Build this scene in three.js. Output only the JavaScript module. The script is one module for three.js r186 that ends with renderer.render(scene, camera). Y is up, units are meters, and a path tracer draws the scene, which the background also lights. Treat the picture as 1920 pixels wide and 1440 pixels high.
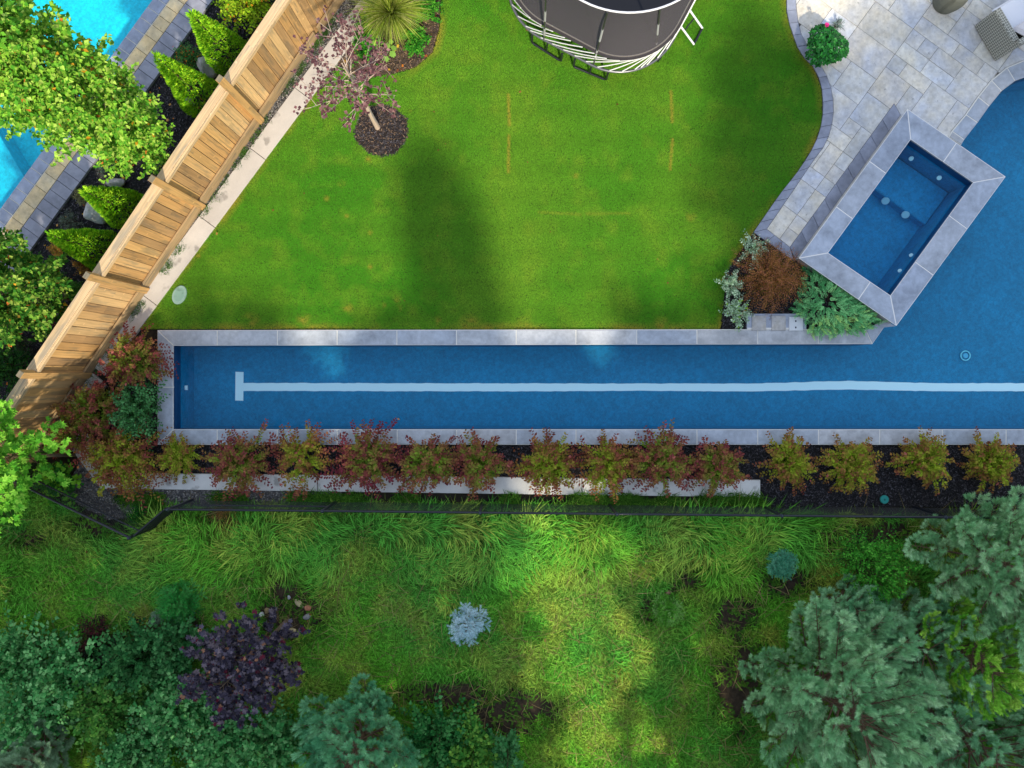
import * as THREE from 'three';
import { mergeGeometries } from 'three/addons/utils/BufferGeometryUtils.js';

// ---------------------------------------------------------------- camera, sky, sun, exposure
const scene = new THREE.Scene();
const camera = new THREE.PerspectiveCamera(56, 4 / 3, 0.1, 1500);
camera.position.set(0, 14, 0);
camera.up.set(0, 0, -1);
camera.lookAt(0, 0, 0.124);
camera.updateMatrixWorld(true); camera.updateProjectionMatrix();

const renderer = new THREE.WebGLRenderer({ antialias: true });
renderer.setSize(1024, 768);
renderer.toneMapping = THREE.LinearToneMapping;
renderer.toneMappingExposure = 1.24;
renderer.shadowMap.enabled = true;

function rng(seed) { let a = seed >>> 0; return () => { a = (a + 0x6d2b79f5) | 0; let t = Math.imul(a ^ (a >>> 15), 1 | a); t = (t + Math.imul(t ^ (t >>> 7), 61 | t)) ^ t; return ((t ^ (t >>> 14)) >>> 0) / 4294967296; }; }
const hash = (x, y, s = 0) => { let h = Math.imul(x | 0, 374761393) + Math.imul(y | 0, 668265263) + Math.imul(s | 0, 2246822519); h = Math.imul(h ^ (h >>> 13), 1274126177); return ((h ^ (h >>> 16)) >>> 0) / 4294967296; };
const sm = (t) => t * t * (3 - 2 * t), mod = (a, n) => ((a % n) + n) % n, mix = (a, b, t) => a + (b - a) * t, clamp = (x, a = 0, b = 1) => Math.min(b, Math.max(a, x));
function vn(x, y, s = 0, per = 0) {            // value noise, tiling every `per` cells when per > 0
  const xi = Math.floor(x), yi = Math.floor(y), u = sm(x - xi), v = sm(y - yi), w = (k) => (per ? mod(k, per) : k);
  return mix(mix(hash(w(xi), w(yi), s), hash(w(xi + 1), w(yi), s), u), mix(hash(w(xi), w(yi + 1), s), hash(w(xi + 1), w(yi + 1), s), u), v);
}
function fbm(x, y, s = 0, oct = 4, per = 0) { let t = 0, a = 0.5, n = 0; for (let k = 0; k < oct; k++) { t += a * vn(x, y, s + k * 17, per); n += a; a *= 0.55; x *= 2; y *= 2; per *= 2; } return t / n; }

{ // blue sky with thin broken cloud
  const W = 1024, H = 512, d = new Float32Array(W * H * 4);
  for (let j = 0; j < H; j++) for (let i = 0; i < W; i++) {
    const el = ((j + 0.5) / H - 0.5) * Math.PI, az = ((i + 0.5) / W) * Math.PI * 2, y = Math.sin(el), k = (j * W + i) * 4;
    let c = [0.30, 0.36, 0.40];
    if (y > 0) {
      const t = Math.pow(1 - y, 0.7), px = Math.cos(az) * Math.cos(el) / (y + 0.25), pz = Math.sin(az) * Math.cos(el) / (y + 0.25);
      const cl = clamp((fbm(px * 2.2 + 7, pz * 2.2 + 3, 5, 5) - 0.46) * 3.6);
      c = [mix(0.38, 0.9, t), mix(0.56, 0.95, t), mix(0.9, 1.04, t)].map((v, q) => mix(v, [1.3, 1.3, 1.32][q], cl * 0.75) * 0.92);
    }
    d[k] = c[0]; d[k + 1] = c[1]; d[k + 2] = c[2]; d[k + 3] = 1;
  }
  const sky = new THREE.DataTexture(d, W, H, THREE.RGBAFormat, THREE.FloatType);
  sky.mapping = THREE.EquirectangularReflectionMapping; sky.magFilter = sky.minFilter = THREE.LinearFilter; sky.needsUpdate = true;
  scene.background = sky; scene.environment = sky;
}
const SUN = new THREE.Vector3(0.22, 0.92, 1).normalize();   // to the sun: low in the south, a little to the east
const sun = new THREE.DirectionalLight(new THREE.Color(1, 0.91, 0.74), 4.2);
sun.position.copy(SUN).multiplyScalar(60); sun.target.position.set(0, 0, 0);
sun.castShadow = true; sun.shadow.radius = 3.5; sun.shadow.mapSize.set(4096, 4096);
Object.assign(sun.shadow.camera, { left: -25, right: 25, top: 25, bottom: -25, near: 1, far: 140 });
scene.add(sun, sun.target);

// ---------------------------------------------------------------- helpers
const R3 = (x, y, z) => new THREE.Vector3(x, y, z);
const tmpV = new THREE.Vector3();
/** where the line of sight of photograph position (X, Y) meets the level y = h (used to survey plan positions) */
function G(X, Y, h = 0) {
  tmpV.set(X / 960 - 1, 1 - Y / 720, 0.5).unproject(camera).sub(camera.position);
  const t = (h - camera.position.y) / tmpV.y;
  return R3(camera.position.x + tmpV.x * t, h, camera.position.z + tmpV.z * t);
}
const P2 = (list, h = 0) => list.map(([X, Y]) => { const g = G(X, Y, h); return [g.x, g.z]; });
const s2l = (c) => (c <= 0.04045 ? c / 12.92 : ((c + 0.055) / 1.055) ** 2.4);
const C = (r, g, b) => [s2l(r / 255), s2l(g / 255), s2l(b / 255)];
const cmix = (a, b, t) => [mix(a[0], b[0], t), mix(a[1], b[1], t), mix(a[2], b[2], t)];
const cmul = (a, k) => [a[0] * k, a[1] * k, a[2] * k];

class MB {                                      // collects triangles; build() makes ONE named mesh of them
  constructor() { this.p = []; this.n = []; this.c = []; this.u = []; this.smooth = false; }
  tri(a, b, c, col, ua, ub, uc, n) {
    if (!n) {
      const e1x = b.x - a.x, e1y = b.y - a.y, e1z = b.z - a.z, e2x = c.x - a.x, e2y = c.y - a.y, e2z = c.z - a.z;
      let nx = e1y * e2z - e1z * e2y, ny = e1z * e2x - e1x * e2z, nz = e1x * e2y - e1y * e2x; const l = Math.hypot(nx, ny, nz) || 1;
      nx /= l; ny /= l; nz /= l; this.n.push(nx, ny, nz, nx, ny, nz, nx, ny, nz);
    } else this.n.push(n[0].x, n[0].y, n[0].z, n[1].x, n[1].y, n[1].z, n[2].x, n[2].y, n[2].z);
    this.p.push(a.x, a.y, a.z, b.x, b.y, b.z, c.x, c.y, c.z);
    const k = col || [1, 1, 1]; this.c.push(k[0], k[1], k[2], k[0], k[1], k[2], k[0], k[1], k[2]);
    if (ua) this.u.push(ua[0], ua[1], ub[0], ub[1], uc[0], uc[1]); else this.u.push(a.x, a.z, b.x, b.z, c.x, c.z);
  }
  quad(a, b, c, d, col, ua, ub, uc, ud, n) { this.tri(a, b, c, col, ua, ub, uc, n && [n[0], n[1], n[2]]); this.tri(a, c, d, col, ua, uc, ud, n && [n[0], n[2], n[3]]); }
  leaf(b, dir, up, len, wid, col, fold = 0.15, curl = 0.1) {
    const rx = dir.y * up.z - dir.z * up.y, ry = dir.z * up.x - dir.x * up.z, rz = dir.x * up.y - dir.y * up.x, l = Math.hypot(rx, ry, rz) || 1, w = wid / 2 / l, f = fold * wid, m = len * 0.45;
    const mx = b.x + dir.x * m + up.x * f, my = b.y + dir.y * m + up.y * f, mz = b.z + dir.z * m + up.z * f;
    const L = { x: mx - rx * w, y: my - ry * w, z: mz - rz * w }, Q = { x: mx + rx * w, y: my + ry * w, z: mz + rz * w };
    const T = { x: b.x + dir.x * len - up.x * curl * len, y: b.y + dir.y * len - up.y * curl * len, z: b.z + dir.z * len - up.z * curl * len };
    this.tri(b, Q, T, col); this.tri(b, T, L, col);
  }
  tube(pts, radii, sides = 6, col, cap = true) {
    const rings = [], us = []; let run = 0;
    for (let i = 0; i < pts.length; i++) {
      const t = pts[Math.min(i + 1, pts.length - 1)].clone().sub(pts[Math.max(i - 1, 0)]).normalize();
      const a = (Math.abs(t.y) > 0.9 ? R3(1, 0, 0) : R3(0, 1, 0)).cross(t).normalize(), b = t.clone().cross(a), r = Array.isArray(radii) ? radii[i] : radii;
      if (i) run += pts[i].distanceTo(pts[i - 1]); us.push(run);
      rings.push(Array.from({ length: sides }, (_, k) => { const q = (k / sides) * Math.PI * 2, d = a.clone().multiplyScalar(Math.cos(q)).addScaledVector(b, Math.sin(q)); return { p: pts[i].clone().addScaledVector(d, r), n: d }; }));
    }
    for (let i = 0; i + 1 < rings.length; i++) for (let k = 0; k < sides; k++) {
      const a = rings[i][k], b = rings[i][(k + 1) % sides], c = rings[i + 1][(k + 1) % sides], d = rings[i + 1][k];
      this.quad(a.p, b.p, c.p, d.p, col, [us[i], k / sides], [us[i], (k + 1) / sides], [us[i + 1], (k + 1) / sides], [us[i + 1], k / sides], [a.n, b.n, c.n, d.n]);
    }
    if (cap) for (const [i, s] of [[0, -1], [rings.length - 1, 1]]) { const g = rings[i]; for (let k = 1; k + 1 < sides; k++) s > 0 ? this.tri(g[0].p, g[k].p, g[k + 1].p, col) : this.tri(g[0].p, g[k + 1].p, g[k].p, col); }
  }
  box(c, ax, ay, az, col, uvo = [0, 0], ch = 0) { // centre and three half-axis vectors; u runs along ax; ch chamfers the edges of the +-ay faces
    const lx = ax.length(), ly = ay.length(), lz = az.length();
    const P = (i, j, k, sx = 1, sz = 1) => c.clone().addScaledVector(ax, i * sx).addScaledVector(ay, j).addScaledVector(az, k * sz);
    const face = (q, w, h) => this.quad(q[0], q[1], q[2], q[3], col, [uvo[0], uvo[1]], [uvo[0] + 2 * w, uvo[1]], [uvo[0] + 2 * w, uvo[1] + 2 * h], [uvo[0], uvo[1] + 2 * h]);
    const fx = ch ? 1 - ch / lx : 1, fz = ch ? 1 - ch / lz : 1, fy = ch ? 1 - ch / ly : 1;
    const A = (i, j, k) => P(i, j * fy, k), B = (i, j, k) => P(i, j, k, fx, fz);
    face([B(-1, 1, 1), B(1, 1, 1), B(1, 1, -1), B(-1, 1, -1)], lx, lz); face([B(-1, -1, -1), B(1, -1, -1), B(1, -1, 1), B(-1, -1, 1)], lx, lz);
    face([A(-1, -1, 1), A(1, -1, 1), A(1, 1, 1), A(-1, 1, 1)], lx, ly); face([A(1, -1, -1), A(-1, -1, -1), A(-1, 1, -1), A(1, 1, -1)], lx, ly);
    face([A(1, -1, 1), A(1, -1, -1), A(1, 1, -1), A(1, 1, 1)], lz, ly); face([A(-1, -1, -1), A(-1, -1, 1), A(-1, 1, 1), A(-1, 1, -1)], lz, ly);
    if (ch) for (const s of [1, -1]) {
      const e = [[-1, 1], [1, 1], [1, -1], [-1, -1]];
      for (let q = 0; q < 4; q++) { const [i, k] = e[q], [m, n] = e[(q + 1) % 4]; const w = [A(i, s, k), A(m, s, n), B(m, s, n), B(i, s, k)]; s > 0 ? this.quad(...w, col) : this.quad(w[3], w[2], w[1], w[0], col); }
    }
  }
  prism(pts, y0, y1, col, ch = 0.004, uvo = [0, 0], rot = 0, bottom = false) { // flat slab over the plan polygon pts [[x, z], ...]
    if (pts.length < 3) return;
    let area = 0; for (let i = 0; i < pts.length; i++) { const [a, b] = pts[i], [c, d] = pts[(i + 1) % pts.length]; area += a * d - c * b; }
    if (area > 0) pts = pts.slice().reverse();
    const top = ch ? inset(pts, ch) : pts, cs = Math.cos(rot), sn = Math.sin(rot), uv = (q) => [q[0] * cs - q[1] * sn + uvo[0], q[0] * sn + q[1] * cs + uvo[1]];
    const W = (q, y) => ({ x: q[0], y, z: q[1] });
    for (const [a, b, c] of THREE.ShapeUtils.triangulateShape(top.map((q) => new THREE.Vector2(q[0], q[1])), [])) {
      const o = (top[b][0] - top[a][0]) * (top[c][1] - top[a][1]) - (top[b][1] - top[a][1]) * (top[c][0] - top[a][0]), [p, q, r] = o < 0 ? [a, b, c] : [a, c, b];
      this.tri(W(top[p], y1), W(top[q], y1), W(top[r], y1), col, uv(top[p]), uv(top[q]), uv(top[r]));
    }
    let run = 0;
    for (let i = 0; i < pts.length; i++) {
      const j = (i + 1) % pts.length, a = pts[i], b = pts[j], l = Math.hypot(a[0] - b[0], a[1] - b[1]), ye = y1 - ch;
      if (ch) this.quad(W(a, ye), W(b, ye), W(top[j], y1), W(top[i], y1), col, uv(a), uv(b), uv(top[j]), uv(top[i]));
      if (y0 < ye) this.quad(W(a, y0), W(b, y0), W(b, ye), W(a, ye), col, [run, y0], [run + l, y0], [run + l, ye], [run, ye]);
      run += l;
    }
  }
  build(name, material, parent = scene) {
    const g = new THREE.BufferGeometry(), p = new Float32Array(this.p);
    if (parent !== scene) { parent.updateMatrixWorld(true); const e = parent.matrixWorld.elements; for (let i = 0; i < p.length; i += 3) { p[i] -= e[12]; p[i + 1] -= e[13]; p[i + 2] -= e[14]; } }
    g.setAttribute('position', new THREE.BufferAttribute(p, 3)); g.setAttribute('normal', new THREE.BufferAttribute(new Float32Array(this.n), 3));
    g.setAttribute('color', new THREE.BufferAttribute(new Float32Array(this.c), 3)); g.setAttribute('uv', new THREE.BufferAttribute(new Float32Array(this.u), 2));
    const m = new THREE.Mesh(g, material); m.name = name; m.castShadow = m.receiveShadow = true; parent.add(m); return m;
  }
}
function inset(pts, d) {                        // moves every edge of a clockwise plan polygon inwards by d
  const n = pts.length, out = [];
  for (let i = 0; i < n; i++) {
    const a = pts[(i + n - 1) % n], b = pts[i], c = pts[(i + 1) % n];
    let ux = b[0] - a[0], uz = b[1] - a[1], l = Math.hypot(ux, uz) || 1; ux /= l; uz /= l;
    let vx = c[0] - b[0], vz = c[1] - b[1]; l = Math.hypot(vx, vz) || 1; vx /= l; vz /= l;
    let mx = uz + vz, mz = -ux - vx; l = Math.hypot(mx, mz) || 1; mx /= l; mz /= l;
    const k = d / Math.max(0.35, mx * uz - mz * ux);
    out.push([b[0] + mx * k, b[1] + mz * k]);
  }
  return out;
}
const ccw = (pts) => { let a = 0; for (let i = 0; i < pts.length; i++) { const [x, z] = pts[i], [u, w] = pts[(i + 1) % pts.length]; a += x * w - u * z; } return a > 0 ? pts.slice().reverse() : pts; };
const shrink = (pts, d) => inset(ccw(pts), d);
function clip(subject, convex) {                // part of a polygon inside a convex one
  let out = subject; convex = ccw(convex);
  for (let i = 0; i < convex.length && out.length; i++) {
    const a = convex[i], b = convex[(i + 1) % convex.length], side = (q) => (b[0] - a[0]) * (q[1] - a[1]) - (b[1] - a[1]) * (q[0] - a[0]), next = [];
    for (let k = 0; k < out.length; k++) {
      const p = out[k], q = out[(k + 1) % out.length], sp = side(p), sq = side(q);
      if (sp <= 0) next.push(p);
      if ((sp < 0 && sq > 0) || (sp > 0 && sq < 0)) { const t = sp / (sp - sq); next.push([mix(p[0], q[0], t), mix(p[1], q[1], t)]); }
    }
    out = next;
  }
  return out.filter((q, i) => { const r = out[(i + 1) % out.length]; return Math.hypot(q[0] - r[0], q[1] - r[1]) > 1e-4; });
}
const areaOf = (p) => { let a = 0; for (let i = 0; i < p.length; i++) { const [x, z] = p[i], [u, w] = p[(i + 1) % p.length]; a += x * w - u * z; } return Math.abs(a / 2); };
function inside(x, z, poly) { let r = false; for (let i = 0, j = poly.length - 1; i < poly.length; j = i++) { const [a, b] = poly[i], [c, d] = poly[j]; if (b > z !== d > z && x < ((c - a) * (z - b)) / (d - b) + a) r = !r; } return r; }
function edgeDist(x, z, poly) { let m = 1e9; for (let i = 0, j = poly.length - 1; i < poly.length; j = i++) { const [a, b] = poly[j], [c, d] = poly[i], t = clamp(((x - a) * (c - a) + (z - b) * (d - b)) / ((c - a) ** 2 + (d - b) ** 2 || 1)); m = Math.min(m, Math.hypot(x - mix(a, c, t), z - mix(b, d, t))); } return m; }
const bounds = (poly) => [Math.min(...poly.map((q) => q[0])), Math.max(...poly.map((q) => q[0])), Math.min(...poly.map((q) => q[1])), Math.max(...poly.map((q) => q[1]))];
function smoothLine(pts, n) { const c = new THREE.CatmullRomCurve3(pts.map(([x, z]) => R3(x, 0, z)), false, 'centripetal'); return c.getSpacedPoints(n).map((v) => [v.x, v.z]); }

const used = {};
function numbered(name) { const k = (used[name] = (used[name] ?? -1) + 1); return k ? `${name}_${String(k).padStart(3, '0')}` : name; }
function thing(name, label, category, at, group) {
  const o = new THREE.Group(); o.name = numbered(name); o.position.copy(at); o.userData = { label, category }; if (group) o.userData.group = group;
  scene.add(o); return o;
}
function tag(o, label, category, group, kind) { o.name = numbered(o.name); o.userData = { label, category }; if (group) o.userData.group = group; if (kind) o.userData.kind = kind; return o; }
function struct(name, label, category = name.replace(/_/g, ' ')) { const o = new THREE.Group(); o.name = numbered(name); o.userData = { label, category, kind: 'structure' }; scene.add(o); return o; }

// ---------------------------------------------------------------- textures and materials
function tex(size, metres, fn, srgb = true) {
  const d = new Uint8Array(size * size * 4);
  for (let j = 0; j < size; j++) for (let i = 0; i < size; i++) { const c = fn(i / size, j / size), k = (j * size + i) * 4; d[k] = clamp(c[0], 0, 255); d[k + 1] = clamp(c[1], 0, 255); d[k + 2] = clamp(c[2], 0, 255); d[k + 3] = 255; }
  const t = new THREE.DataTexture(d, size, size); t.wrapS = t.wrapT = THREE.RepeatWrapping; t.magFilter = THREE.LinearFilter; t.minFilter = THREE.LinearMipmapLinearFilter; t.generateMipmaps = true;
  if (srgb) t.colorSpace = THREE.SRGBColorSpace;
  t.repeat.set(1 / metres[0], 1 / metres[1]); t.needsUpdate = true; return t;
}
const g3 = (v) => [v, v, v];
const tx = {
  stone: tex(512, [1.7, 1.7], (u, v) => { const a = fbm(u * 7, v * 7, 3, 5, 7), b = fbm(u * 26 + a * 3, v * 26, 9, 3, 26), q = hash(u * 512, v * 512, 4), s = 230 + (a - 0.5) * 64 + (b - 0.5) * 42 + (q - 0.5) * 22; return [s * 0.985, s, s * 1.01]; }),
  paver: tex(512, [1.3, 1.3], (u, v) => { const a = fbm(u * 5, v * 5, 31, 5, 5), w = fbm(u * 4, v * 4, 57, 4, 4), b = fbm(u * 30, v * 30, 77, 3, 30), pit = vn(u * 60, v * 60, 13, 60) > 0.93 ? -34 : 0, s = 228 + (a - 0.5) * 74 + (b - 0.5) * 40 + pit; return [s + (w - 0.5) * 26, s + (w - 0.5) * 8, s - (w - 0.5) * 34]; }),
  concrete: tex(512, [2.1, 2.1], (u, v) => { const a = fbm(u * 6, v * 6, 41, 5, 6), b = hash(u * 512, v * 512, 8), st = clamp((fbm(u * 9, v * 9, 43, 4, 9) - 0.62) * 8), s = 226 + (a - 0.5) * 34 + (b - 0.5) * 16 - st * 46; return [s, s - 2, s - 6]; }),
  plaster: tex(1024, [3.1, 3.1], (u, v) => { const b = hash(u * 1024, v * 1024, 18), c = vn(u * 84, v * 84, 6, 84) * 0.6 + vn(u * 150, v * 150, 7, 150) * 0.4, a = fbm(u * 6, v * 6, 22, 3, 6), w = fbm(u * 40, v * 40, 29, 3, 40), s = 216 + (b - 0.5) * 44 + (c - 0.5) * 40 + (a - 0.5) * 22 + (w - 0.5) * 34; return [s - 10 + b * 30, s, s + 2]; }),
  wood: tex(512, [2.3, 0.9], (u, v) => { const g = fbm(u * 4, v * 90, 51, 4, 0), w = fbm(u * 5, v * 20, 61, 3), st = clamp((fbm(u * 5 + 3, v * 12, 71, 4) - 0.52) * 4.2), k = hash(Math.floor(u * 22), Math.floor(v * 9), 5) > 0.93 && Math.hypot((u * 22) % 1 - 0.5, (v * 9) % 1 - 0.5) < 0.2 ? 34 : 0, s = 234 + (g - 0.5) * 58 + (w - 0.5) * 34; return [s - st * 46 + k, s - st * 36 + k, s - st * 18 + k]; }),
  soil: tex(512, [1.5, 1.5], (u, v) => { const a = fbm(u * 16, v * 16, 81, 5, 16), q = hash(u * 512, v * 512, 83), s = 196 + (a - 0.5) * 150 + (q - 0.5) * 70; return g3(s); }),
  weave: tex(256, [0.2, 0.2], (u, v) => { const a = Math.abs(Math.sin(u * Math.PI * 4)), b = Math.abs(Math.sin(v * Math.PI * 4)), c = (Math.floor(u * 4) + Math.floor(v * 4)) % 2 ? a : b; return g3(84 + c * 150); }),
  ripple: tex(512, [2.4, 2.4], (u, v) => { const h = (a, b) => fbm(a * 10, b * 10, 91, 3, 10) + 0.4 * fbm(a * 30, b * 30, 95, 2, 30), e = 1 / 512, dx = (h(u + e, v) - h(u - e, v)) * 9, dy = (h(u, v + e) - h(u, v - e)) * 9; return [128 - dx * 20, 128 - dy * 20, 250]; }, false),
};
const std = (o) => new THREE.MeshStandardMaterial({ vertexColors: true, roughness: 0.85, ...o });
const M = {
  stone: std({ map: tx.stone, roughness: 0.7, bumpMap: tx.stone, bumpScale: 0.003 }), paver: std({ map: tx.paver, roughness: 0.8, bumpMap: tx.paver, bumpScale: 0.004 }),
  concrete: std({ map: tx.concrete, roughness: 0.9, bumpMap: tx.concrete, bumpScale: 0.002 }), grout: std({ roughness: 0.95 }), plaster: std({ map: tx.plaster, roughness: 0.7 }),
  wood: std({ map: tx.wood, roughness: 0.85, bumpMap: tx.wood, bumpScale: 0.002 }), soil: std({ map: tx.soil, roughness: 1, bumpMap: tx.soil, bumpScale: 0.02 }),
  plain: std({ roughness: 0.8 }), paint: std({ roughness: 0.35 }), metal: std({ roughness: 0.35, metalness: 0.6 }), bark: std({ map: tx.wood, roughness: 0.95 }),
  weave: std({ map: tx.weave, bumpMap: tx.weave, bumpScale: 0.004, roughness: 0.7 }), cloth: std({ roughness: 0.95 }), glow: std({ roughness: 0.2 }),
  leaf: new THREE.MeshPhysicalMaterial({ vertexColors: true, roughness: 0.85, specularIntensity: 0.1, transmission: 0.22, thickness: 0, side: THREE.DoubleSide }),
  gloss: new THREE.MeshPhysicalMaterial({ vertexColors: true, roughness: 0.42, specularIntensity: 0.6, transmission: 0.18, thickness: 0, side: THREE.DoubleSide }),
  needle: new THREE.MeshPhysicalMaterial({ vertexColors: true, roughness: 0.9, specularIntensity: 0.08, side: THREE.DoubleSide }),
  water: new THREE.MeshPhysicalMaterial({ color: new THREE.Color(0.8, 0.97, 1), roughness: 0.02, specularIntensity: 0.6, transmission: 1, thickness: 0, ior: 1.33, normalMap: tx.ripple, normalScale: new THREE.Vector2(0.5, 0.5) }),
  net: new THREE.MeshStandardMaterial({ color: new THREE.Color(...C(98, 92, 96)), roughness: 0.9, transparent: true, opacity: 0.52, side: THREE.DoubleSide }),
};

// ---------------------------------------------------------------- plan of the place (surveyed outlines)
const SPA_H = 0.34, COP = 0.05, WATER = -0.11, FLOOR = -0.85;
const spaO = P2([[1702, 204], [1886, 331], [1681, 611], [1498, 484]], SPA_H), spaI = P2([[1708, 261], [1825, 342], [1670, 554], [1553, 474]], SPA_H);
const [sA, sB, sC, sD] = spaO, lerp2 = (a, b, t) => [mix(a[0], b[0], t), mix(a[1], b[1], t)];
const spaWall = shrink(spaO, 0.03);             // clockwise
const wA = lerp2(sA, [0.5 * (sA[0] + sC[0]), 0.5 * (sA[1] + sC[1])], 0.03), wC = lerp2(sC, [0.5 * (sA[0] + sC[0]), 0.5 * (sA[1] + sC[1])], 0.03), wD = lerp2(sD, [0.5 * (sB[0] + sD[0]), 0.5 * (sB[1] + sD[1])], 0.03), wB = lerp2(sB, [0.5 * (sB[0] + sD[0]), 0.5 * (sB[1] + sD[1])], 0.03);
const curveI = P2([[1803, 272], [1809, 262], [1834, 230], [1856, 199], [1879, 171], [1904, 152], [1934, 141], [1970, 135], [2040, 132], [2200, 132]], COP);
const curveO = P2([[1780, 257], [1786, 246], [1812, 215], [1835, 182], [1860, 151], [1889, 127], [1925, 112], [1965, 104], [2040, 101], [2200, 101]], COP);
const poolIn = P2([[325, 648], [1636, 645]], COP), poolBL = P2([[2500, 805], [325, 805]], COP);
// water's edge, then round the outer faces of the spa
const poolEdge = [...poolIn, G(1655, 617, COP)].map((q) => (q.x === undefined ? q : [q.x, q.z])).concat([wC, wB, lerp2(wB, wA, 0.46)], curveI.slice(1), P2([[2500, 132]], COP), poolBL);
const groundHole = [...P2([[312, 636], [1640, 634], [1652, 612]], COP), lerp2(wC, wD, 0.04), wD, wA, ...curveO.slice(1).map((q, i) => lerp2(q, curveI[i + 1], 0.4)), ...P2([[2520, 118], [2520, 818], [312, 818]], COP)];
const nbA = [289, 0], nbDir = [-0.5886, 0.8085], nbN = [0.8085, 0.5886];     // neighbour's pool edge, in photograph pixels on the ground
const nb = (s, d) => { const q = G(nbA[0] + nbDir[0] * s + nbN[0] * d, nbA[1] + nbDir[1] * s + nbN[1] * d); return [q.x, q.z]; };
const nbPool = [nb(-330, 0), nb(760, 0), nb(760, -900), nb(-330, -900)], nbHole = [nb(-345, 10), nb(775, 10), nb(775, -915), nb(-345, -915)];

const lawnPoly = [...P2([[846, -120], [828, 0], [824, 55], [812, 98], [780, 126], [742, 139], [712, 142], [690, 150], [668, 144], [628, 122], [494, 301], [396, 437], [292, 562], [262, 617], [820, 617.5], [1350, 617.5], [1357, 560], [1360, 514], [1384, 476], [1412, 436], [1465, 360], [1495, 322], [1527, 270], [1540, 230], [1542, 190], [1539, 162], [1527, 130], [1500, 100], [1484, 60], [1475, 28], [1474, 0], [1474, -120]])];
const treeBed = Array.from({ length: 28 }, (_, k) => { const a = (k / 28) * Math.PI * 2, w = 1 + (hash(k, 5) - 0.5) * 0.1, q = G(716 + 52 * w * Math.cos(a), 245 + 50 * w * Math.sin(a)); return [q.x, q.z]; });

// ---------------------------------------------------------------- the setting
{
  const gr = struct('ground', 'earth under the whole garden, out to the horizon');
  const sh = [[-400, -400], [400, -400], [400, 400], [-400, 400]], v2 = (l) => l.map((q) => new THREE.Vector2(q[0], q[1]));
  const hs = [ccw(groundHole), ccw(nbHole)], all = [...v2(sh), ...hs.flatMap(v2)], mb = new MB(), col = C(64, 56, 40);
  for (const t of THREE.ShapeUtils.triangulateShape(v2(sh), hs.map(v2))) {
    let [a, b, c] = t.map((k) => all[k]); if ((b.x - a.x) * (c.y - a.y) - (b.y - a.y) * (c.x - a.x) > 0) [b, c] = [c, b];
    const w = (q) => ({ x: q.x, y: -0.06, z: q.y }); mb.tri(w(a), w(b), w(c), col);
  }
  mb.build('soil', M.soil, gr);
}
const sheet = (name, label, poly, y, col, mat = M.soil) => { const o = struct(name, label), mb = new MB(); mb.prism(poly, y - 0.03, y, col, 0); mb.build('surface', mat, o); return o; };

// lawn
const lawnMarks = [[[953, 178], [955, 235]], [[954, 255], [953, 322]], [[1258, 172], [1260, 228]], [[1261, 262], [1256, 318]], [[1010, 398], [1088, 402]], [[1100, 401], [1178, 400]]].map((l) => P2(l));
const dryLow = P2([[300, 610], [560, 612], [820, 611], [1345, 612]]);
const spots = [[640, 345, 9], [612, 372, 7], [694, 436, 6], [652, 578, 12], [745, 560, 9], [748, 578, 8], [570, 600, 16], [470, 604, 20], [880, 608, 22], [820, 604, 12], [720, 572, 6], [985, 612, 20], [1240, 610, 18], [694, 500, 6], [650, 405, 5], [372, 480, 8], [770, 210, 5], [690, 300, 9], [1295, 405, 12], [1080, 330, 7], [1352, 575, 12]].map(([X, Y, r]) => { const g = G(X, Y); return [g.x, g.z, r / 96]; });
const segD = (x, z, [a, b]) => { const t = clamp(((x - a[0]) * (b[0] - a[0]) + (z - a[1]) * (b[1] - a[1])) / ((b[0] - a[0]) ** 2 + (b[1] - a[1]) ** 2)); return Math.hypot(x - mix(a[0], b[0], t), z - mix(a[1], b[1], t)); };
function lawnColor(x, z, r) {
  const n = fbm(x * 0.55 + 9, z * 0.55, 3, 3), f = fbm(x * 3.1, z * 3.1, 5, 3);
  let c = cmix(C(84, 156, 36), C(120, 168, 46), clamp((n - 0.3) * 1.9)); c = cmix(c, C(142, 174, 52), clamp((f - 0.48) * 2.2) * 0.7);
  const dry = C(192, 166, 66); let k = 0;
  for (const m of lawnMarks) k = Math.max(k, clamp(1.25 - segD(x, z, m) / 0.036) * (m[0][1] === m[1][1] || Math.abs(m[0][0] - m[1][0]) > 0.5 ? 0.3 : 0.7));
  const e = edgeDist(x, z, lawnPoly); if (x < 6) k = Math.max(k, clamp(1 - e / 0.16) * clamp(fbm(x * 2.2, z * 2.2, 15, 3) * 2.4 - 0.75) * 0.85);
  for (const [a, b, q] of spots) k = Math.max(k, clamp(1.1 - Math.hypot(x - a, z - b) / q) * clamp(fbm(x * 9, z * 9, 25, 2) * 2 - 0.45) * 0.8);
  return cmix(cmul(c, (0.84 + r * 0.32) * (1 + 0.03 * Math.sign(Math.sin((z + 0.05 * Math.sin(x)) * 11.4)))), dry, k);
}
{
  const o = struct('lawn', 'mown green lawn between the wooden fence, the patio and the lap pool'), mb = new MB();
  mb.prism(lawnPoly, -0.055, -0.012, C(96, 142, 34), 0); mb.build('turf', M.soil, o);
}
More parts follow.
